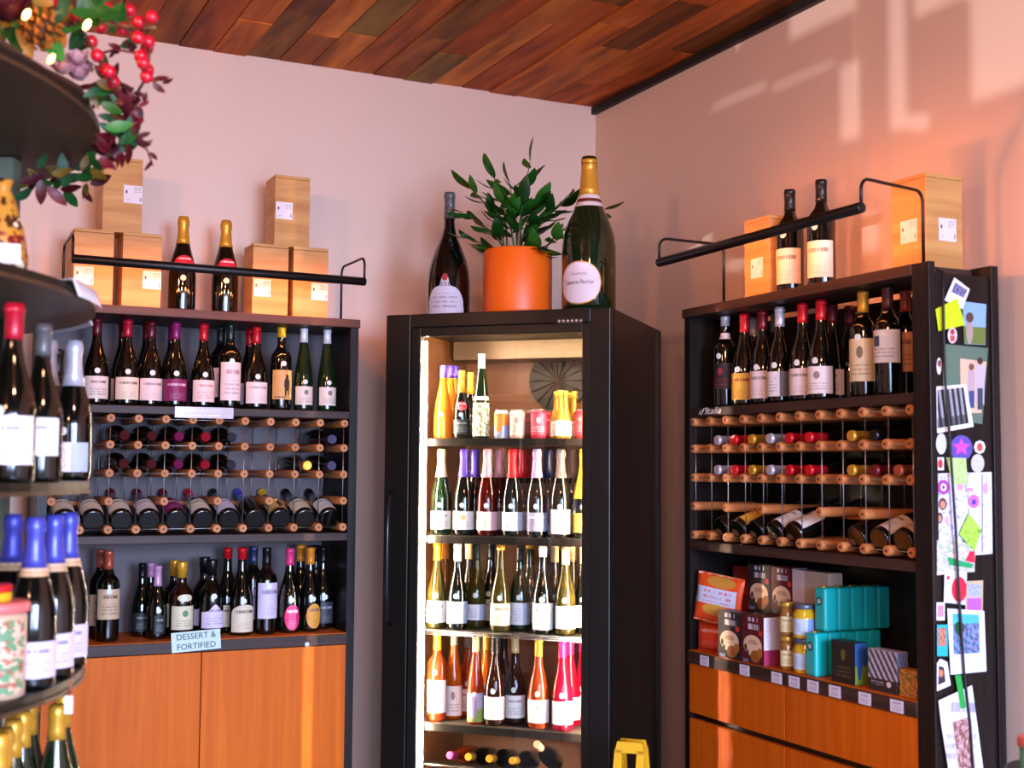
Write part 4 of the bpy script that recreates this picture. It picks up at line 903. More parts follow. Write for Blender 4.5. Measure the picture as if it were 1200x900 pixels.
link('lettering', wrap_text(text_mesh('CHAMPAGNE', .006, mat('label_ink2', 'b08a90', .6), 0, .034, .0002), .0554, .07, -PI/2-.35), t)
# potted plant
q = fl(606.5, .2)
pl = thing('potted_plant', 'leafy green plant in an orange pot on the fridge', 'plant', q)
part('pot', MB().lathe([(0, .112), (.006, .119), (.02, .1215), (.232, .1215), (.236, .119), (.236, .108), (.2, .106)], 40, True), mat('orange_pot', 'f0660c', .42), pl)
part('soil', MB().lathe([(.195, .106), (.21, .104)], 24), mat('soil', '241a12', .9, noise=.3), pl)
lr = random.Random(11)
BIG = [(Vector(fl(526, .17)), 'jero', 1.53), (Vector(fl(690, .15)), 'bigchamp', 1.72)]
def clear_of_bottles(P_, d, size):
    for u in (.15, .35, .55, .75, 1):
        w_ = P_+d*size*u+Vector(q)
        for b, kd, sc2 in BIG:
            z = (w_.z-b.z)/sc2
            if -.02 < z < .33 and math.hypot(w_.x-b.x, w_.y-b.y) < rad(kd, min(max(z, .012), .31))*sc2+.004+.22*size*math.sin(PI*u): return False
    return True
def leaf_mesh():
    mb = MB(); vs = []; n = 8
    for i in range(n+1):
        u = i/n; wd = .5*math.sin(PI*u**.85)**.8*(.42); zz = -.10*math.sin(PI*u)-.05*u
        vs += [(u, -wd, zz+.05*abs(wd)*4), (u, 0, zz), (u, wd, zz+.05*abs(wd)*4)]
    fs = []
    for i in range(n):
        for j in (0, 1): fs.append((i*3+j, i*3+3+j, i*3+4+j, i*3+1+j))
    return mb.add(vs, fs, True)
LEAFM = [leaf_mesh().mesh('leaf', mat('leaf_green%d' % i, c, .3, coat=.15)) for i, c in enumerate(('174a10', '215c16', '2f661c', '11380b'))]
# stems given by tip position in the picture and depth offset, arching from the pot
for tip, off in (((621, 190), 0), ((577, 203), .02), ((553, 222), -.03), ((545, 250), -.06), ((551, 280), -.09), ((597, 215), .05), ((640, 252), -.03), ((668, 232), .05), ((708, 245), .12), ((612, 240), -.07), ((590, 240), -.08), ((652, 282), -.08), ((630, 235), .07)):
    T = atn(tip[0], tip[1], nF, FO.dot(nF)+.2+off)-Vector(q); B = Vector((T.x*.22+lr.uniform(-.02, .02), T.y*.22+lr.uniform(-.02, .02), .19))
    pts = []
    for i in range(11):
        u = i/10; P_ = B.lerp(T, u); P_ += Vector((-T.x, -T.y, 0))*.18*math.sin(PI*u)*1.0; P_.z += .25*abs(T.z-B.z)*u*(1-u)*(.6); pts.append(P_)
    st = part('stem', MB().tube(pts, [.0045-.003*i/10 for i in range(11)], 6), mat('stem_green', '3a4a1c', .5), pl)
    nl = lr.randint(8, 10)
    for k in range(nl):
        u = .42+.58*k/(nl-1); i = min(9, int(u*10)); P_ = pts[i].lerp(pts[i+1], u*10-i); tg = (pts[i+1]-pts[i]).normalized()
        side = Vector((-tg.y, tg.x, 0)); side = side.normalized() if side.length > .2 else Vector((lr.uniform(-1, 1), lr.uniform(-1, 1), 0)).normalized()
        a = lr.uniform(-.7, .7); sd = side*math.cos(a)+tg.cross(side)*math.sin(a)
        d = tg if k == nl-1 else (tg*.75+sd*(1 if k % 2 else -1)*.9+Vector((0, 0, .05))).normalized()
        size = lr.uniform(.078, .112); tries = 0
        while not clear_of_bottles(P_, d, size) and tries < 60:
            tries += 1; d = (tg*.3+Vector((lr.uniform(-1, 1), lr.uniform(-1, 1), lr.uniform(-.4, .8)))).normalized(); size = max(.04, size*.98)
        zax = (Vector((lr.uniform(-.5, .5), lr.uniform(-.5, .5), 1))); zax = (zax-d*zax.dot(d)).normalized(); yax = zax.cross(d)
        m = Matrix((d, yax, zax)).transposed().to_4x4(); m = Matrix.Translation(P_) @ m @ Matrix.Scale(size, 4)
        o = link('leaf', LEAFM[lr.randint(0, 3)], st); o.matrix_basis = m

# ------------------------------------------------------------------ papers on the end of the drawer cabinet
EY = RYM-h+.004                   # world y of the end board's outer face
gE = 'papers and pictures on the end of the drawer cabinet'
lay = []
def paper(label, pts, m, cat='picture', inner=None, name='pinned_paper'):
    bx = (min(a for a, b in pts), max(a for a, b in pts), min(b for a, b in pts), max(b for a, b in pts))
    off = max([.0002]+[t_ for c_, t_ in lay if c_[0] < bx[1] and bx[0] < c_[1] and c_[2] < bx[3] and bx[2] < c_[3]]); y = EY-off
    lay.append((bx, off+.0007+(.0002+.0003*len(inner) if inner else 0)))
    P3 = [at(a, b, 'y', y) for a, b in pts]; c = sum(P3, Vector())/len(P3)
    pp = [p-c for p in P3]; nrm = (pp[1]-pp[0]).cross(pp[2]-pp[1])
    if nrm.y > 0: pp.reverse()
    t = part(name, MB().poly([(p.x, 0, p.z) for p in pp], (0, -.0004, 0)), m, loc=c); t.location.y = y; tag(t, label, cat, gE)
    for k_, (ip, im) in enumerate(inner or []):
        Q = [at(a, b, 'y', y)-c for a, b in ip]
        nrm = (Q[1]-Q[0]).cross(Q[2]-Q[1])
        if nrm.y > 0: Q = [Q[1], Q[0], Q[3], Q[2]] if len(Q) == 4 else list(reversed(Q))
        part('print', MB().poly([(p.x, -.00045-.0003*k_, p.z) for p in Q], (0, -.0002, 0)), im, t)
    return t
def rect(x0, y0, x1, y1): return [(x0, y1), (x1, y1), (x1, y0), (x0, y0)]
def oval(cx, cy, rx, ry, n=16): return [(cx+rx*math.cos(2*PI*k/n), cy-ry*math.sin(2*PI*k/n)) for k in range(n)]
def cm(h_): return mat('paper_'+h_, h_, .5)
def ph(a, b, c): return printed(a, b, 'photo', c)
paper('green card with a photo of a couple standing together', [(1105, 490), (1151, 497), (1158, 408), (1105.5, 403)], cm('5a7460'), 'card', [
    ([(1126, 484), (1150, 484), (1156, 424), (1125, 420)], cm('d8b898')), (rect(1134, 434, 1142, 472), cm('b8a0a8')), (rect(1144, 428, 1153, 474), cm('c0b4cc')), (oval(1138, 430, 3.2, 4), cm('7a4a38')), (oval(1148, 423, 3.4, 4.2), cm('4a3028')), (rect(1135, 458, 1141, 478), cm('3a4a7a')), (rect(1145, 455, 1151, 480), cm('3a4450'))])
paper('photo of a girl on grass under blue sky', [(1130, 403), (1154.5, 404.3), (1155.7, 356.5), (1127.7, 353)], cm('86aed0'), inner=[([(1130, 402.5), (1154, 403.8), (1155, 384), (1129, 382)], cm('6a7a34')), (oval(1136, 388, 4, 15), cm('a8968c')), (oval(1136, 372, 4.5, 6), cm('5a3a2c'))])
paper('white-bordered postcard tilted above the yellow note', [(1106.7, 351.8), (1127.7, 362.3), (1136.5, 339), (1118.3, 325)], PAPER, inner=[([(1115, 342), (1129, 349), (1133.5, 340), (1119, 331)], ph('2c3c6a', '7a98c8', 'c03848'))])
paper('bright yellow sticky note', [(1099.7, 388), (1130.7, 381), (1121.8, 349.5), (1096.2, 362.3)], cm('c8e00a'), 'note')
paper('small sticker of a waving person below the yellow note', oval(1116, 393, 5.5, 9.5), cm('d8d0d0'), 'sticker', [(oval(1116, 389, 2.6, 3.4), cm('b03028')), (rect(1113.5, 393, 1118.5, 400), cm('c84848'))])
paper('black and white group photo with white border', [(1097, 508), (1141, 500), (1132, 450), (1097, 453)], PAPER, inner=[([(1098.5, 502), (1135, 496), (1129, 454), (1098.5, 457)], printed('1c1c20', 'a8a8b0', 'bars', '15151a'))])
paper('small white portrait sticker at the green card edge', oval(1100.5, 429, 3, 10), PAPER, 'sticker', [(oval(1100.5, 426, 2, 4), cm('8a4a38'))])
paper('blank white oval tag below the group photo', oval(1103, 520, 6.2, 12.5), cm('c8ccc8'), 'tag')
paper('round purple badge with a pink star', oval(1126.5, 525, 13, 15, 24), cm('5a4aa8'), 'badge', [([(1126.5+(11 if k % 2 == 0 else 5)*math.sin(PI*k/5), 524-(11 if k % 2 == 0 else 5)*math.cos(PI*k/5)) for k in range(10)][::-1], cm('d84ab0'))])
paper('small octagonal portrait sticker beside the purple badge', oval(1148, 524, 6.8, 8, 8), PAPER, 'sticker', [(oval(1148, 524, 3.4, 5), cm('c0503c'))])
paper('grey oval tag below the octagonal sticker', oval(1145.6, 543, 7.8, 11), cm('c4c4bc'), 'tag')
paper('large white sheet with blue doodles', [(1098, 634), (1135, 634), (1135, 553), (1098, 555)], printed('d6d4e6', '5a78b8', 'doodle'), 'drawing')
paper('tall white folded sheet beside the rear board', [(1137, 651), (1163, 649), (1162, 553), (1134, 554)], printed('dcd8ea', 'b0a8c8', 'doodle'), 'drawing', [(oval(1141, 587.6, 6.5, 8), cm('c86aa8')), (oval(1141, 588.5, 2.6, 3.2), cm('5040a0')), (rect(1150.3, 556, 1151.2, 648), cm('4a4858')), (rect(1132, 572, 1140, 576), cm('d890b0'))])
paper('pale green sketched note under the purple badge', [(1116, 567), (1134, 567), (1132, 537), (1108.6, 536)], printed('b8d888', '8aa858', 'doodle', 'a8c070'), 'note')
paper('little red portrait sticker beside pale green note', rect(1098.5, 536, 1106, 551), PAPER, 'sticker', [(oval(1101.8, 543.5, 2.8, 5.5), cm('c83030'))])
paper('round purple ring sticker', oval(1105.5, 571, 7, 8.6), cm('a83aa0'), 'sticker', [(oval(1105.5, 571, 3.6, 4.6), cm('e8d8ec')), (oval(1105.5, 571, 1.6, 2.2), cm('6a2a90'))])
paper('sticker of a red-haired head', oval(1104.7, 590.6, 4.8, 7.2), cm('5a3024'), 'sticker', [(oval(1104.7, 591.5, 3, 4.6), cm('d08a68'))])
paper('sticker of a dark-haired head', oval(1101, 607, 4, 6.5), cm('4a2c24'), 'sticker', [(oval(1101, 608, 2.5, 4), cm('c88a70'))])
paper('green and red holiday card', [(1098, 674), (1142, 670), (1143, 640), (1120, 632), (1098, 633)], printed('dccfd8', '98b890', 'photo', 'd8a0b0'), 'card', [([(1110, 652), (1112, 662), (1138, 666), (1141, 661), (1122, 656)], cm('1a9a58')), ([(1131, 657), (1142, 660), (1142, 646), (1136, 646)], cm('d0203c'))])
paper('lime green sticky note turned like a diamond', [(1123.9, 625.9), (1141.8, 646.3), (1150.7, 620.8), (1135.4, 601.6)], printed('a8e048', '3a6a20', 'doodle', '5a9a30'), 'note')
paper('white card with a big red tomato shape', [(1106, 706), (1132, 709), (1133, 671), (1107, 667)], cm('dcdce8'), 'card', [(oval(1124, 690.7, 9, 15, 20), cm('d81c3c')), (oval(1111, 677, 2, 2.4), cm('d83a5c'))])
paper('lavender framed little print beside the tomato card', [(1131, 717), (1151.5, 717), (1152, 680), (1133, 681)], cm('c8ac80'), inner=[(rect(1133.6, 684, 1150, 699), ph('a8acd8', '7a88c8', 'd0d0ec')), (rect(1133, 701, 1150, 715), cm('b05ac0'))])
paper('large white-bordered print of a street scene', [(1114, 790.7), (1156, 786.7), (1153.3, 716), (1110, 713)], cm('d8dcf0'), inner=[([(1117.5, 767), (1148, 765), (1147, 720.5), (1116, 719)], ph('6a8ab8', '2c4a6a', 'a87aa0')), ([(1116.5, 731), (1147, 730), (1147, 720.5), (1116, 719)], cm('46b0d8')), (oval(1124, 736, 6, 8), cm('1c4a2c'))])
paper('little pink picture at the front post', rect(1097.5, 706, 1107, 727), PAPER, inner=[(rect(1098.5, 709, 1105.5, 723), ph('c88a98', 'a05070', 'e0c8c8'))])
paper('teal-bordered picture of faces', rect(1098, 732, 1110.5, 769), cm('1ca8b0'), inner=[(rect(1099, 736, 1108.5, 757), ph('a04a38', 'd8a080', '5a2420'))])
paper('white-outlined figure sticker near the front post', [(1098, 810), (1114, 803), (1110, 776), (1102, 772), (1098, 777)], PAPER, 'sticker', [([(1099, 803), (1108, 799), (1106, 782), (1100, 780)], cm('2a2428')), (oval(1102.5, 789, 2.6, 4.5), cm('c87a5c'))])
paper('newspaper cutting with a reddish photo hanging low', [(1112, 906), (1153, 906), (1139, 803), (1099.6, 821), (1103, 850)], printed('d8d0d8', '8a8494', 'text'), 'cutting', [([(1124, 904), (1143, 904), (1136, 840), (1116, 846)], ph('b88a88', '7a3a34', 'd8b8b0'))])
paper('strip of green tape holding the newspaper cutting', [(1126, 831), (1132, 829), (1126, 791), (1119, 791)], cm('169a3a'), 'tape')
y = EY-.016
pts = [at(a, b, 'y', y) for a, b in ((1102, 318), (1103.5, 345), (1106, 400), (1108, 450), (1112, 500), (1116, 560), (1120, 620), (1124, 700), (1130, 790), (1137, 850), (1141, 915))]
pts = [Vector((max(v.x, -.2695), v.y, v.z)) for v in pts]
pts = [Vector((pts[0].x, EY+.004, ZT-.027+.0065))]+pts+[Vector((pts[-1].x+.01, y, .35)), Vector((pts[-1].x+.03, y, .012)), Vector((pts[-1].x+.08, y+.02, .006))]
tag(part('power_cord', MB().tube(pts, .0035, 6), mat('cord_black', '0a0a0b', .5)), 'black power cord hanging down over the pinned papers', 'cord')

# ------------------------------------------------------------------ round-ended display shelving in the foreground
fh = Vector((wv.x, wv.y, 0)).normalized(); rh = Vector((fh.y, -fh.x, 0))
def plan(lat, dep, z=0): p = CAM+rh*lat+fh*dep; return Vector((p.x, p.y, z))
GC = plan(-1.55, 2.45); GZ = [2.232, 1.856, 1.475, 1.095, .72, .35]
gn = thing('display_shelving', 'dark oval display shelving unit with sage green centre panel', 'shelving', GC)
gr = rh; gf = fh
def ell_mb(a, b, z0, z1, n=72):
    pr = [(gr*(a*math.cos(2*PI*k/n))+gf*(b*math.sin(2*PI*k/n))) for k in range(n)]
    return MB().poly([(p.x, p.y, z0) for p in pr], (0, 0, z1-z0))
for i, z in enumerate(GZ):
    sh = part('shelf_board', ell_mb(.7, .8, z-.022, z), GONDOLA, gn)
    part('shelf_lip', ell_mb(.703, .803, z-.024, z-.016), mat('lip_wood', '4a3420', .5), sh)
    if i < 2: part('bracket', MB().tube([gr*.05+gf*-.1+Vector((0, 0, z-.04)), gr*.50+gf*.02+Vector((0, 0, z-.04))], .011, 8), BLACK, sh)
# centre panel and post
pc = [(-.66, .42), (.415, .42), (.415, .47), (-.66, .47)]
part('centre_panel', MB().poly([tuple(gr*a+gf*b) for a, b in pc], (0, 0, 2.205)), GREENP, gn)
part('post', MB().tube([gr*.40+gf*.0, gr*.40+gf*.0+Vector((0, 0, 2.15))], .014, 10), GONDOLA, gn)
part('post', MB().tube([gr*.40+gf*.4, gr*.40+gf*.4+Vector((0, 0, 2.15))], .014, 10), GONDOLA, gn)
def gp(px, dep, z): u = (px-600)/F; q_ = CAM+rh*(u*dep)+fh*dep; return (q_.x, q_.y, z)
def on_oval(px, dep, row, r, foot=None):
    """nearest spot to the wanted one that keeps the foot on the board and clear of its neighbours"""
    L_ = PLACED.setdefault(('gondola', row), []); foot = foot or r*.83; best = None
    for dp in (range(0, 15) if row < 4 else range(-12, 40)):
        for k in range(-40, 90):
            d = dep+k*.005; v = Vector(gp(px-dp, d, GZ[row])); w_ = v-GC; a, b = w_.dot(gr), w_.dot(gf)
            if (a/(.7-foot))**2+(b/(.8-foot))**2 > 1 or (abs(b-.445) < .025+r and a < .415+r): continue
            if any(math.hypot(v.x-x_, v.y-y_) <= r+c_+.0008 for x_, y_, c_ in L_): continue
            cost = abs(dp)*.012+abs(k)*.005
            if best is None or cost < best[0]: best = (cost, v, d)
    if best is None: raise RuntimeError('no room on oval shelf %d for %s' % (row, px))
    L_.append((best[1].x, best[1].y, r)); return best[1], best[2]
RF = -YAW
jv, jd = on_oval(-1, 2.3, 3, .061*1.06, .056*1.06)
t = thing('cookie_jar', 'squat patterned jar with flat coral lid on oval shelving', 'jar', jv, RF); t.scale = (1.06,)*3
part('jar_body', MB().lathe([(0, .05), (.004, .056), (.135, .056), (.142, .052)], 28), mat('jar_pattern_base', 'c8a888', .4), t)
part('wrap_print', wrap_mb(lambda z: .056, .01, .132, 1.5, 'rect', 24, 4), ph('d8b898', '2c8a5a', 'b0382c'), t)
part('lid', MB().lathe([(.142, .052), (.143, .061), (.155, .061), (.16, .057)], 28), mat('coral_lid', 'e0706a', .4), t)
t = thing('gift_tin', 'small yellow and red tin standing on the coral-lidded jar', 'tin', (jv.x, jv.y, GZ[3]+.16*1.06), RF)
part('tin_body', MB().lathe([(0, .03), (.002, .032), (.016, .032)], 20), mat('tin_yellow', 'e0b01c', .35), t); part('tin_lid', MB().lathe([(.016, .031), (.017, .033), (.028, .033), (.03, .03)], 20), mat('tin_red', 'c01820', .35), t)
gG = 'bottles on the oval shelving'
for px, dep, row, kw in [
 (13, 2.16, 2, D(kind='burg', cap='crimson', lab='white', labz=(.03, .11), half=1.4, label='dark bottle with tall bright red cap on the oval shelving')),
 (48, 2.42, 2, D(kind='burg', cap='grey', lab='white', labz=(.05, .12), label='dark grey-capped bottle beside the red-capped one on oval shelving')),
 (55, 2.88, 2, D(kind='champ', cap='silver', lab='white', label='silver-foiled sparkling bottle behind the grey-capped bottle')),
 (91, 2.80, 2, D(kind='champ', cap='silver', lab='bluew', labz=(.02, .085), sc_=.97, label='silver-foiled sparkling bottle at the rim of the oval shelf')),
 (74, 3.02, 2, D(kind='bord', cap='black', lab='white', label='black-capped bottle at the back of the oval shelf')),
 (20, 2.55, 3, D(kind='champ', cap='blue', lab='lilac', capz=.222, neck=('c49a68', .206, .2225, 3.13, 'rect'), label='blue-foiled sparkling bottle behind the jar with coral lid')),
 (46, 2.36, 3, D(kind='champ', cap='blue', lab='lilac', capz=.222, neck=('c49a68', .206, .2225, 3.13, 'rect'), rotz=.45, label='blue-foiled sparkling bottle standing beside the coral-lidded jar')),
 (68, 2.55, 3, D(kind='champ', cap='blue', lab='lilac', capz=.222, neck=('c49a68', .206, .2225, 3.13, 'rect'), rotz=.45, label='blue-foiled sparkling bottle in the middle of its row')),
 (85, 2.68, 3, D(kind='champ', cap='blue', lab='lilac', capz=.222, neck=('c49a68', .206, .2225, 3.13, 'rect'), rotz=.45, label='blue-foiled sparkling bottle by the hanging tag at the rim')),
 (93, 2.9, 3, D(kind='champ', cap='magenta', lab='lilac', rotz=.45, sc_=.95, label='purple-foiled sparkling bottle last in the blue-foiled row')),
 (12, 2.2, 4, D(kind='champ', cap='gold', lab='white', capz=.24, label='gold-foiled bottle on lowest visible oval shelf, outer column')),
]:
    kw = dict(kw); rz = kw.pop('rotz', 0); v_, d_ = on_oval(px, dep, row, brad(kw)*(1.08 if dep < 2.3 and row < 4 else 1)); kw['sc_'] = kw.get('sc_', 1)*(1.08 if dep < 2.3 and row < 4 else 1); bottle(v_, rotz=RF+rz, group=gG, name='champagne_bottle' if kw['kind'] == 'champ' else 'wine_bottle', stick=kw['kind'] != 'champ' or row == 2, **kw)
for px, dep in ((18, 2.28), (28, 2.42), (38, 2.55), (46, 2.68), (64, 2.3), (74, 2.42), (84, 2.54)):
    bottle(on_oval(px, dep, 4, .0425)[0], 'champ', 'green', 'gold', 'white', 'gold-foiled bottle crowded on the lowest visible oval shelf', 'gold-foiled bottles on the oval shelving', rotz=RF, stick=False, capz=.245, sc_=.97, name='champagne_bottle')
# wrapped cone-shaped gift on the second board
t = thing('wrapped_gift', 'cone-shaped gift in gold and red paper with white tag', 'gift', on_oval(-6, 2.3, 1, .049, .046)[0], RF)
part('wrapping', MB().lathe([(0, .045), (.02, .048), (.08, .038), (.13, .022), (.15, .012), (.165, .02)], 18), printed('c89a4a', 'a02020', 'photo', 'e8d8b0', .3), t)
m_, t_, p_ = nt('gift_paper'); nz = N(t_, 'ShaderNodeTexNoise'); nz.inputs['Scale'].default_value = 28; cr = N(t_, 'ShaderNodeValToRGB'); cr.color_ramp.interpolation = 'CONSTANT'
tc = N(t_, 'ShaderNodeTexCoord'); t_.links.new(tc.outputs['Object'], nz.inputs['Vector']); e = cr.color_ramp.elements; e[0].color = (*hexc('7a1418'), 1); e[1].position = .62; e[1].color = (*hexc('ecdcb0'), 1); e.new(.42).color = (*hexc('c08a30'), 1); e.new(.55).color = (*hexc('4a2410'), 1)
t_.links.new(nz.outputs['Fac'], cr.inputs[0]); t_.links.new(cr.outputs[0], p_.inputs['Base Color']); p_.inputs['Roughness'].default_value = .3
t.children[0].data.materials[0] = m_
part('gift_tag', MB().box(.0, -.052, .015, .035, -.05, .05), PAPER, t, rot=(.15, 0, .35))
# paper tags on the rim of the second board
for (a0, a1, r_, lab) in ((.62, .95, .8, 'curled white paper strip lying on the oval shelf rim'), (-.02, .22, .8, 'curled white paper tag at the tip of the oval shelf')):
    mb = MB(); vs = []; n = 10; uvs = []
    for i in range(n+1):
        a = a0+(a1-a0)*i/n
        for j, (s_, dz) in enumerate(((.93, .003), (1.014, .008), (1.032, -.026))):
            pp = gr*(.7*s_*math.cos(a))+gf*(.8*s_*math.sin(a)); vs.append((pp.x, pp.y, dz)); uvs.append((i/n, j/2))
    mb.add(vs, [(i*3+j, i*3+j+1, i*3+4+j, i*3+3+j) for i in range(n) for j in (0, 1)], True, uvs)
    o = part('paper_strip', mb, PAPER, loc=(GC.x, GC.y, GZ[1])); tag(o, lab, 'paper'); so = o.modifiers.new('thick', 'SOLIDIFY'); so.thickness = .001
t = thing('hanging_tag', 'small white paper tag hanging by a red string from shelf rim', 'tag', gp(92, 2.5, GZ[3]), RF)
part('string', MB().tube([(0, 0, .0), (.003, -.004, -.012), (.001, -.004, -.03)], .0016, 6), mat('red_string', 'a03a34', .6), t)
part('tag_card', MB().box(-.008, -.006, -.062, .008, -.005, -.028), PAPER, t)

# ------------------------------------------------------------------ berry garland on the top board
gar = thing('berry_garland', 'festive garland of red berries, flowers and leaves on top shelf rim', 'garland', (GC.x, GC.y, GZ[0]))
rg = random.Random(21)
def gw(px, py_, dep): d = ray(px, py_); p = CAM+d*(dep/d.dot(fh)); return p-Vector((GC.x, GC.y, GZ[0]))
BER = mat('red_berry', 'c8102c', .25, coat=.4)
bm_ = cached('berry', lambda: MB().sphere((0, 0, 0), .0135, seg=12, rings=8).mesh('berry', BER))
def rim(a, s_=1.0, z=0): p = gr*(.7*s_*math.cos(a))+gf*(.8*s_*math.sin(a)); return Vector((p.x, p.y, z))
# main vine along the rim
vine = [rim(a, .97, .02+.012*math.sin(a*9)) for a in [(-1.05+.115*i) for i in range(22)]]
part('vine', MB().tube(vine, .007, 7), mat('vine_brown', '4a3018', .8), gar)
def tw(points, r=.003, c='5a3418'): return part('twig', MB().tube(points, r, 6), mat('twig_'+c, c, .7), gar)
b1 = [(90, 18), (111, 18), (125, 10), (107, 49), (114, 65), (122, 81), (131, 92), (133, 97), (144, 34), (163, 26), (162, 44), (174, 49), (172, 57), (165, 66), (173, 82), (172, 90), (128, 84), (178, 20), (152, 12), (100, 8), (118, 32), (33, 3), (168, 74), (60, 2)]
for px, py_ in b1:
    dep = rg.uniform(2.45, 2.6); link('berry', bm_, gar, gw(px, py_, dep))
tw([gw(60, 60, 2.5), gw(85, 25, 2.5), gw(110, 12, 2.5), gw(140, 30, 2.5), gw(165, 40, 2.52), gw(180, 30, 2.52)])
tw([gw(70, 15, 2.5), gw(100, 40, 2.5), gw(115, 70, 2.5), gw(133, 97, 2.5)]); tw([gw(60, 12, 2.5), gw(100, 25, 2.5), gw(160, 32, 2.52), gw(182, 32, 2.5)], .003, 'a87a48')
tw([gw(163, 30, 2.52), gw(176, 55, 2.52), gw(172, 90, 2.52), gw(160, 110, 2.55)]); tw([gw(133, 97, 2.5), gw(150, 120, 2.55), gw(165, 110, 2.55)], .0025, '5a1018')
tw([gw(120, 62, 2.55), gw(135, 58, 2.55), gw(160, 62, 2.52)], .0025, '6a1c20'); tw([gw(140, 140, 2.6), gw(155, 165, 2.6), gw(172, 175, 2.6), gw(179, 194, 2.6)], .002, '6a1c20')
# leaves: green, burgundy and dried
LG = [leaf_mesh().mesh('leaf', mat('garland_leaf'+c, c, .45)) for c in ('1c5a1c', '2a7a2c', '8a6a20', '4a0c14', '6a1420', '245a34')]
def gleaf(px, py_, dep, size, kind, ang=None):
    P_ = gw(px, py_, dep); a = ang if ang is not None else rg.uniform(0, 2*PI)
    d = (rv*math.cos(a)+uv_*math.sin(a)+wv*rg.uniform(-.4, .4)).normalized(); zax = (-wv+Vector((rg.uniform(-.5, .5), rg.uniform(-.5, .5), rg.uniform(-.2, .6)))); zax = (zax-d*zax.dot(d)).normalized()
    m = Matrix((d, zax.cross(d), zax)).transposed().to_4x4(); o = link('leaf', LG[kind], gar); o.matrix_basis = Matrix.Translation(P_) @ m @ Matrix.Scale(size, 4)
for px, py_, s_, k in ([(112, 112, .06, 1), (118, 120, .05, 0), (122, 150, .06, 1), (128, 146, .05, 0), (60, 8, .09, 0), (80, 2, .09, 0), (100, 3, .08, 5), (45, 5, .08, 0), (5, 30, .07, 1), (8, 40, .06, 0), (95, 30, .07, 5), (105, 45, .06, 0), (130, 40, .07, 0), (140, 55, .05, 0),
                       (108, 85, .05, 2), (112, 95, .055, 2), (105, 100, .05, 2), (110, 195, .06, 1), (105, 188, .05, 0), (75, 210, .06, 5), (70, 218, .05, 5), (140, 170, .06, 0), (95, 200, .04, 2), (55, 218, .06, 4), (48, 210, .06, 3), (60, 205, .05, 2), (38, 222, .06, 5), (85, 205, .05, 0)]):
    gleaf(px, py_, 2.55+(.25 if py_ > 180 else 0)+rg.uniform(-.03, .03), s_, k)
for px, py_ in ((128, 60), (135, 58), (142, 57), (150, 58), (158, 60), (142, 100), (148, 105), (155, 108), (162, 110), (170, 112), (175, 118), (178, 97), (185, 95), (190, 98), (180, 92), (165, 165), (170, 172), (175, 178), (178, 188), (160, 160), (155, 158), (150, 150), (145, 145), (118, 100), (124, 104), (160, 118), (168, 120)):
    gleaf(px, py_, 2.56, rg.uniform(.022, .034), rg.choice((3, 3, 4)))
for k in range(70):
    u = rg.random(); px = 112+34*math.sin(PI*u*.9)+rg.uniform(-14, 14); py_ = 88+100*u
    gleaf(px, py_, 2.58+rg.uniform(-.04, .06), rg.uniform(.03, .05), rg.choice((3, 3, 4, 4, 0, 5)))
for k in range(40): gleaf(rg.uniform(-5, 120), rg.uniform(-8, 34), 2.45+rg.uniform(-.05, .1), rg.uniform(.05, .085), rg.choice((0, 0, 5, 1, 2)))
for k in range(22): gleaf(rg.uniform(35, 110), rg.uniform(196, 222), 2.85+rg.uniform(-.05, .1), rg.uniform(.04, .06), rg.choice((0, 3, 5, 2)))
# burgundy roses with petals
pet = MB(); vs = []
for i in range(7):
    for j in range(5):
        u = (i/6-.5)*2; v = j/4; vs.append((u*.5*math.sin(PI*(.2+.6*v)), -.25*(1-u*u)*(1-.3*v), v*.9))
pet.add(vs, [(i*5+j, i*5+5+j, i*5+6+j, i*5+1+j) for i in range(6) for j in range(4)], True)
def rose(px, py_, dep, size, c, n=14):
    me = cached(('petal', c), lambda: pet.mesh('petal', mat('petal_'+c, c, .6)))
    P_ = gw(px, py_, dep); fl_ = bpy.data.objects.new('flower', MB().sphere((0, 0, 0), size*.35, seg=8, rings=6).mesh('flower', mat('petal_'+c, c, .6))); COL.objects.link(fl_); fl_.parent = gar; fl_.location = P_
    tl = Matrix.Rotation(rg.uniform(.6, 1.3), 4, rh) if True else None
    for k in range(n):
        rr = .25+.75*(k/n); o = link('petal', me, fl_); a = k*2.4
        o.matrix_basis = Matrix.Rotation(rg.uniform(.4, .9), 4, rh) @ Matrix.Rotation(a, 4, 'Z') @ Matrix.Translation((0, -size*.28*rr, -size*.3)) @ Matrix.Rotation(.2+.75*rr, 4, 'X') @ Matrix.Scale(size*(.6+.45*rr), 4)
rose(147, 122, 2.56, .032, '5a0a14'); rose(152, 145, 2.58, .03, 'a01428'); rose(124, 174, 2.6, .032, '3e0810'); rose(140, 108, 2.6, .03, '4a0c16'); rose(134, 122, 2.62, .028, 'b04858'); rose(138, 142, 2.62, .026, 'b03848'); rose(8, 8, 2.4, .05, '4a0a10')
rose(74, 78, 2.48, .028, 'c89494', 9); rose(90, 66, 2.5, .03, 'd0a4a4', 9); rose(92, 85, 2.5, .028, 'b88890', 9); rose(82, 72, 2.52, .03, 'c09098', 9); rose(97, 78, 2.52, .026, 'c89c9c', 9)
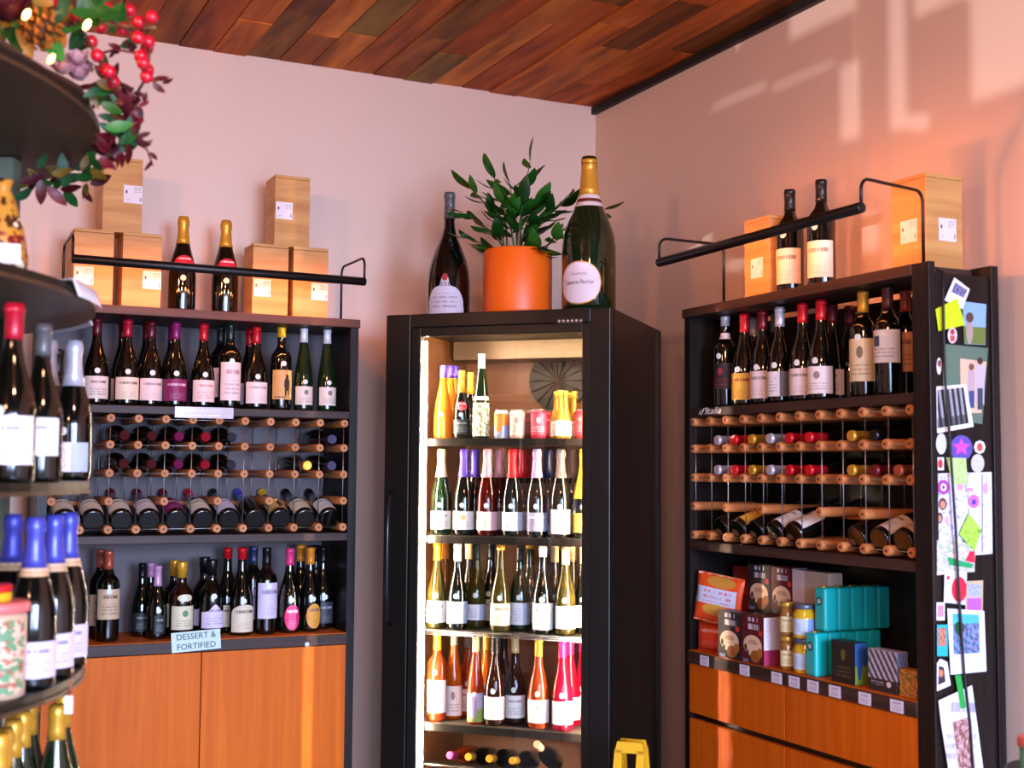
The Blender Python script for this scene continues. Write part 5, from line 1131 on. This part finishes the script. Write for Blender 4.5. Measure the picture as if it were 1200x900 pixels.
# pine cone with scales
pcone = part('pine_cone', MB().sphere((0, 0, 0), .02, .02, .028), mat('cone_core', '4a2a10', .8), gar, loc=gw(46, 36, 2.42))
scl = MB().add([(0, 0, 0), (.011, -.009, .003), (.02, 0, .004), (.011, .009, .003), (.012, 0, -.004)], [(0, 1, 2, 3), (0, 4, 1), (1, 4, 2), (2, 4, 3), (3, 4, 0)]).mesh('scale', mat('cone_scale', 'a8641c', .6))
for k in range(46):
    u = k/45; a = k*2.4; z = .03-.06*u; r_ = .019*math.sin(PI*(.12+.8*u)); o = link('scale', scl, pcone); o.matrix_basis = Matrix.Translation((r_*math.cos(a), r_*math.sin(a), z)) @ Matrix.Rotation(a, 4, 'Z') @ Matrix.Rotation(-.5+u*.5, 4, 'Y') @ Matrix.Scale(.7+.6*math.sin(PI*u), 4)
pcone.rotation_euler = (.5, .9, 0); pcone.scale = (1.15,)*3
for px, py_, dep in ((31, 17, 2.36), (102, 29, 2.42), (60, 69, 2.4)):
    part('fairy_light', MB().sphere((0, 0, 0), .006, .006, .012, 8, 6), mat('fairy_bulb', (1, .62, .15), emit=14 if px != 60 else 4), gar, loc=gw(px, py_, dep), rot=(.7, .5, 0))
part('dried_orange', MB().lathe([(-.006, .026), (0, .029), (.006, .026)], 18), mat('dried_orange', 'b0641c', .6), gar, loc=gw(63, 42, 2.44), rot=(1.2, .3, .4))

# ------------------------------------------------------------------ floor sign and side table
q = at(740, 868, 'z', .70); yl = mat('yellow_plastic', 'dca412', .4)
t = thing('floor_sign', 'yellow plastic folding floor sign with a slotted handle', 'sign', (q.x, q.y, 0), -.75); t.scale = (.9, 1.13, 1.13)
for s_ in (-1, 1):
    mb = MB(); y0, y1 = s_*.14, s_*.016
    def F_(x, z): return (x, y0+(y1-y0)*z/.62, z)
    for poly in ([F_(-.14, 0), F_(-.055, .5), F_(-.03, .5), F_(-.09, 0)], [F_(.09, 0), F_(.03, .5), F_(.055, .5), F_(.14, 0)], [F_(-.075, .1), F_(.075, .1), F_(.03, .5), F_(-.03, .5)],
                 [F_(-.055, .5), F_(-.05, .6), F_(-.025, .6), F_(-.022, .5)], [F_(.022, .5), F_(.025, .6), F_(.05, .6), F_(.055, .5)], [F_(-.05, .592), F_(.05, .592), F_(.042, .62), F_(-.042, .62)]):
        mb.poly(poly, (0, .008*s_, 0))
    part('sign_leaf', mb, yl, t)
part('hinge', MB().tube([(-.04, 0, .612), (.04, 0, .612)], .009, 8), yl, t)
q = at(1187, 905, 'z', .9)
t = thing('side_table', 'small dark round table holding a coral-lidded canister', 'table', (q.x+.15, q.y, 0))
part('table_top', MB().lathe([(.86, .115), (.865, .12), (.885, .12), (.89, .115)], 36), GONDOLA, t); part('pedestal', MB().lathe([(.02, .03), (.86, .025)], 16), GONDOLA, t); part('base', MB().lathe([(0, .11), (.012, .11), (.02, .03)], 28), GONDOLA, t)
t = thing('canister', 'teal canister with coral lid on the small dark table', 'canister', (q.x+.095, q.y, .89))
part('canister_body', MB().lathe([(0, .05), (.003, .052), (.05, .052), (.052, .05)], 24), mat('mint_body', '58b08c', .4), t); part('lid', MB().lathe([(.052, .05), (.053, .056), (.068, .056), (.072, .052)], 24), mat('coral_lid', 'e0706a', .4), t)
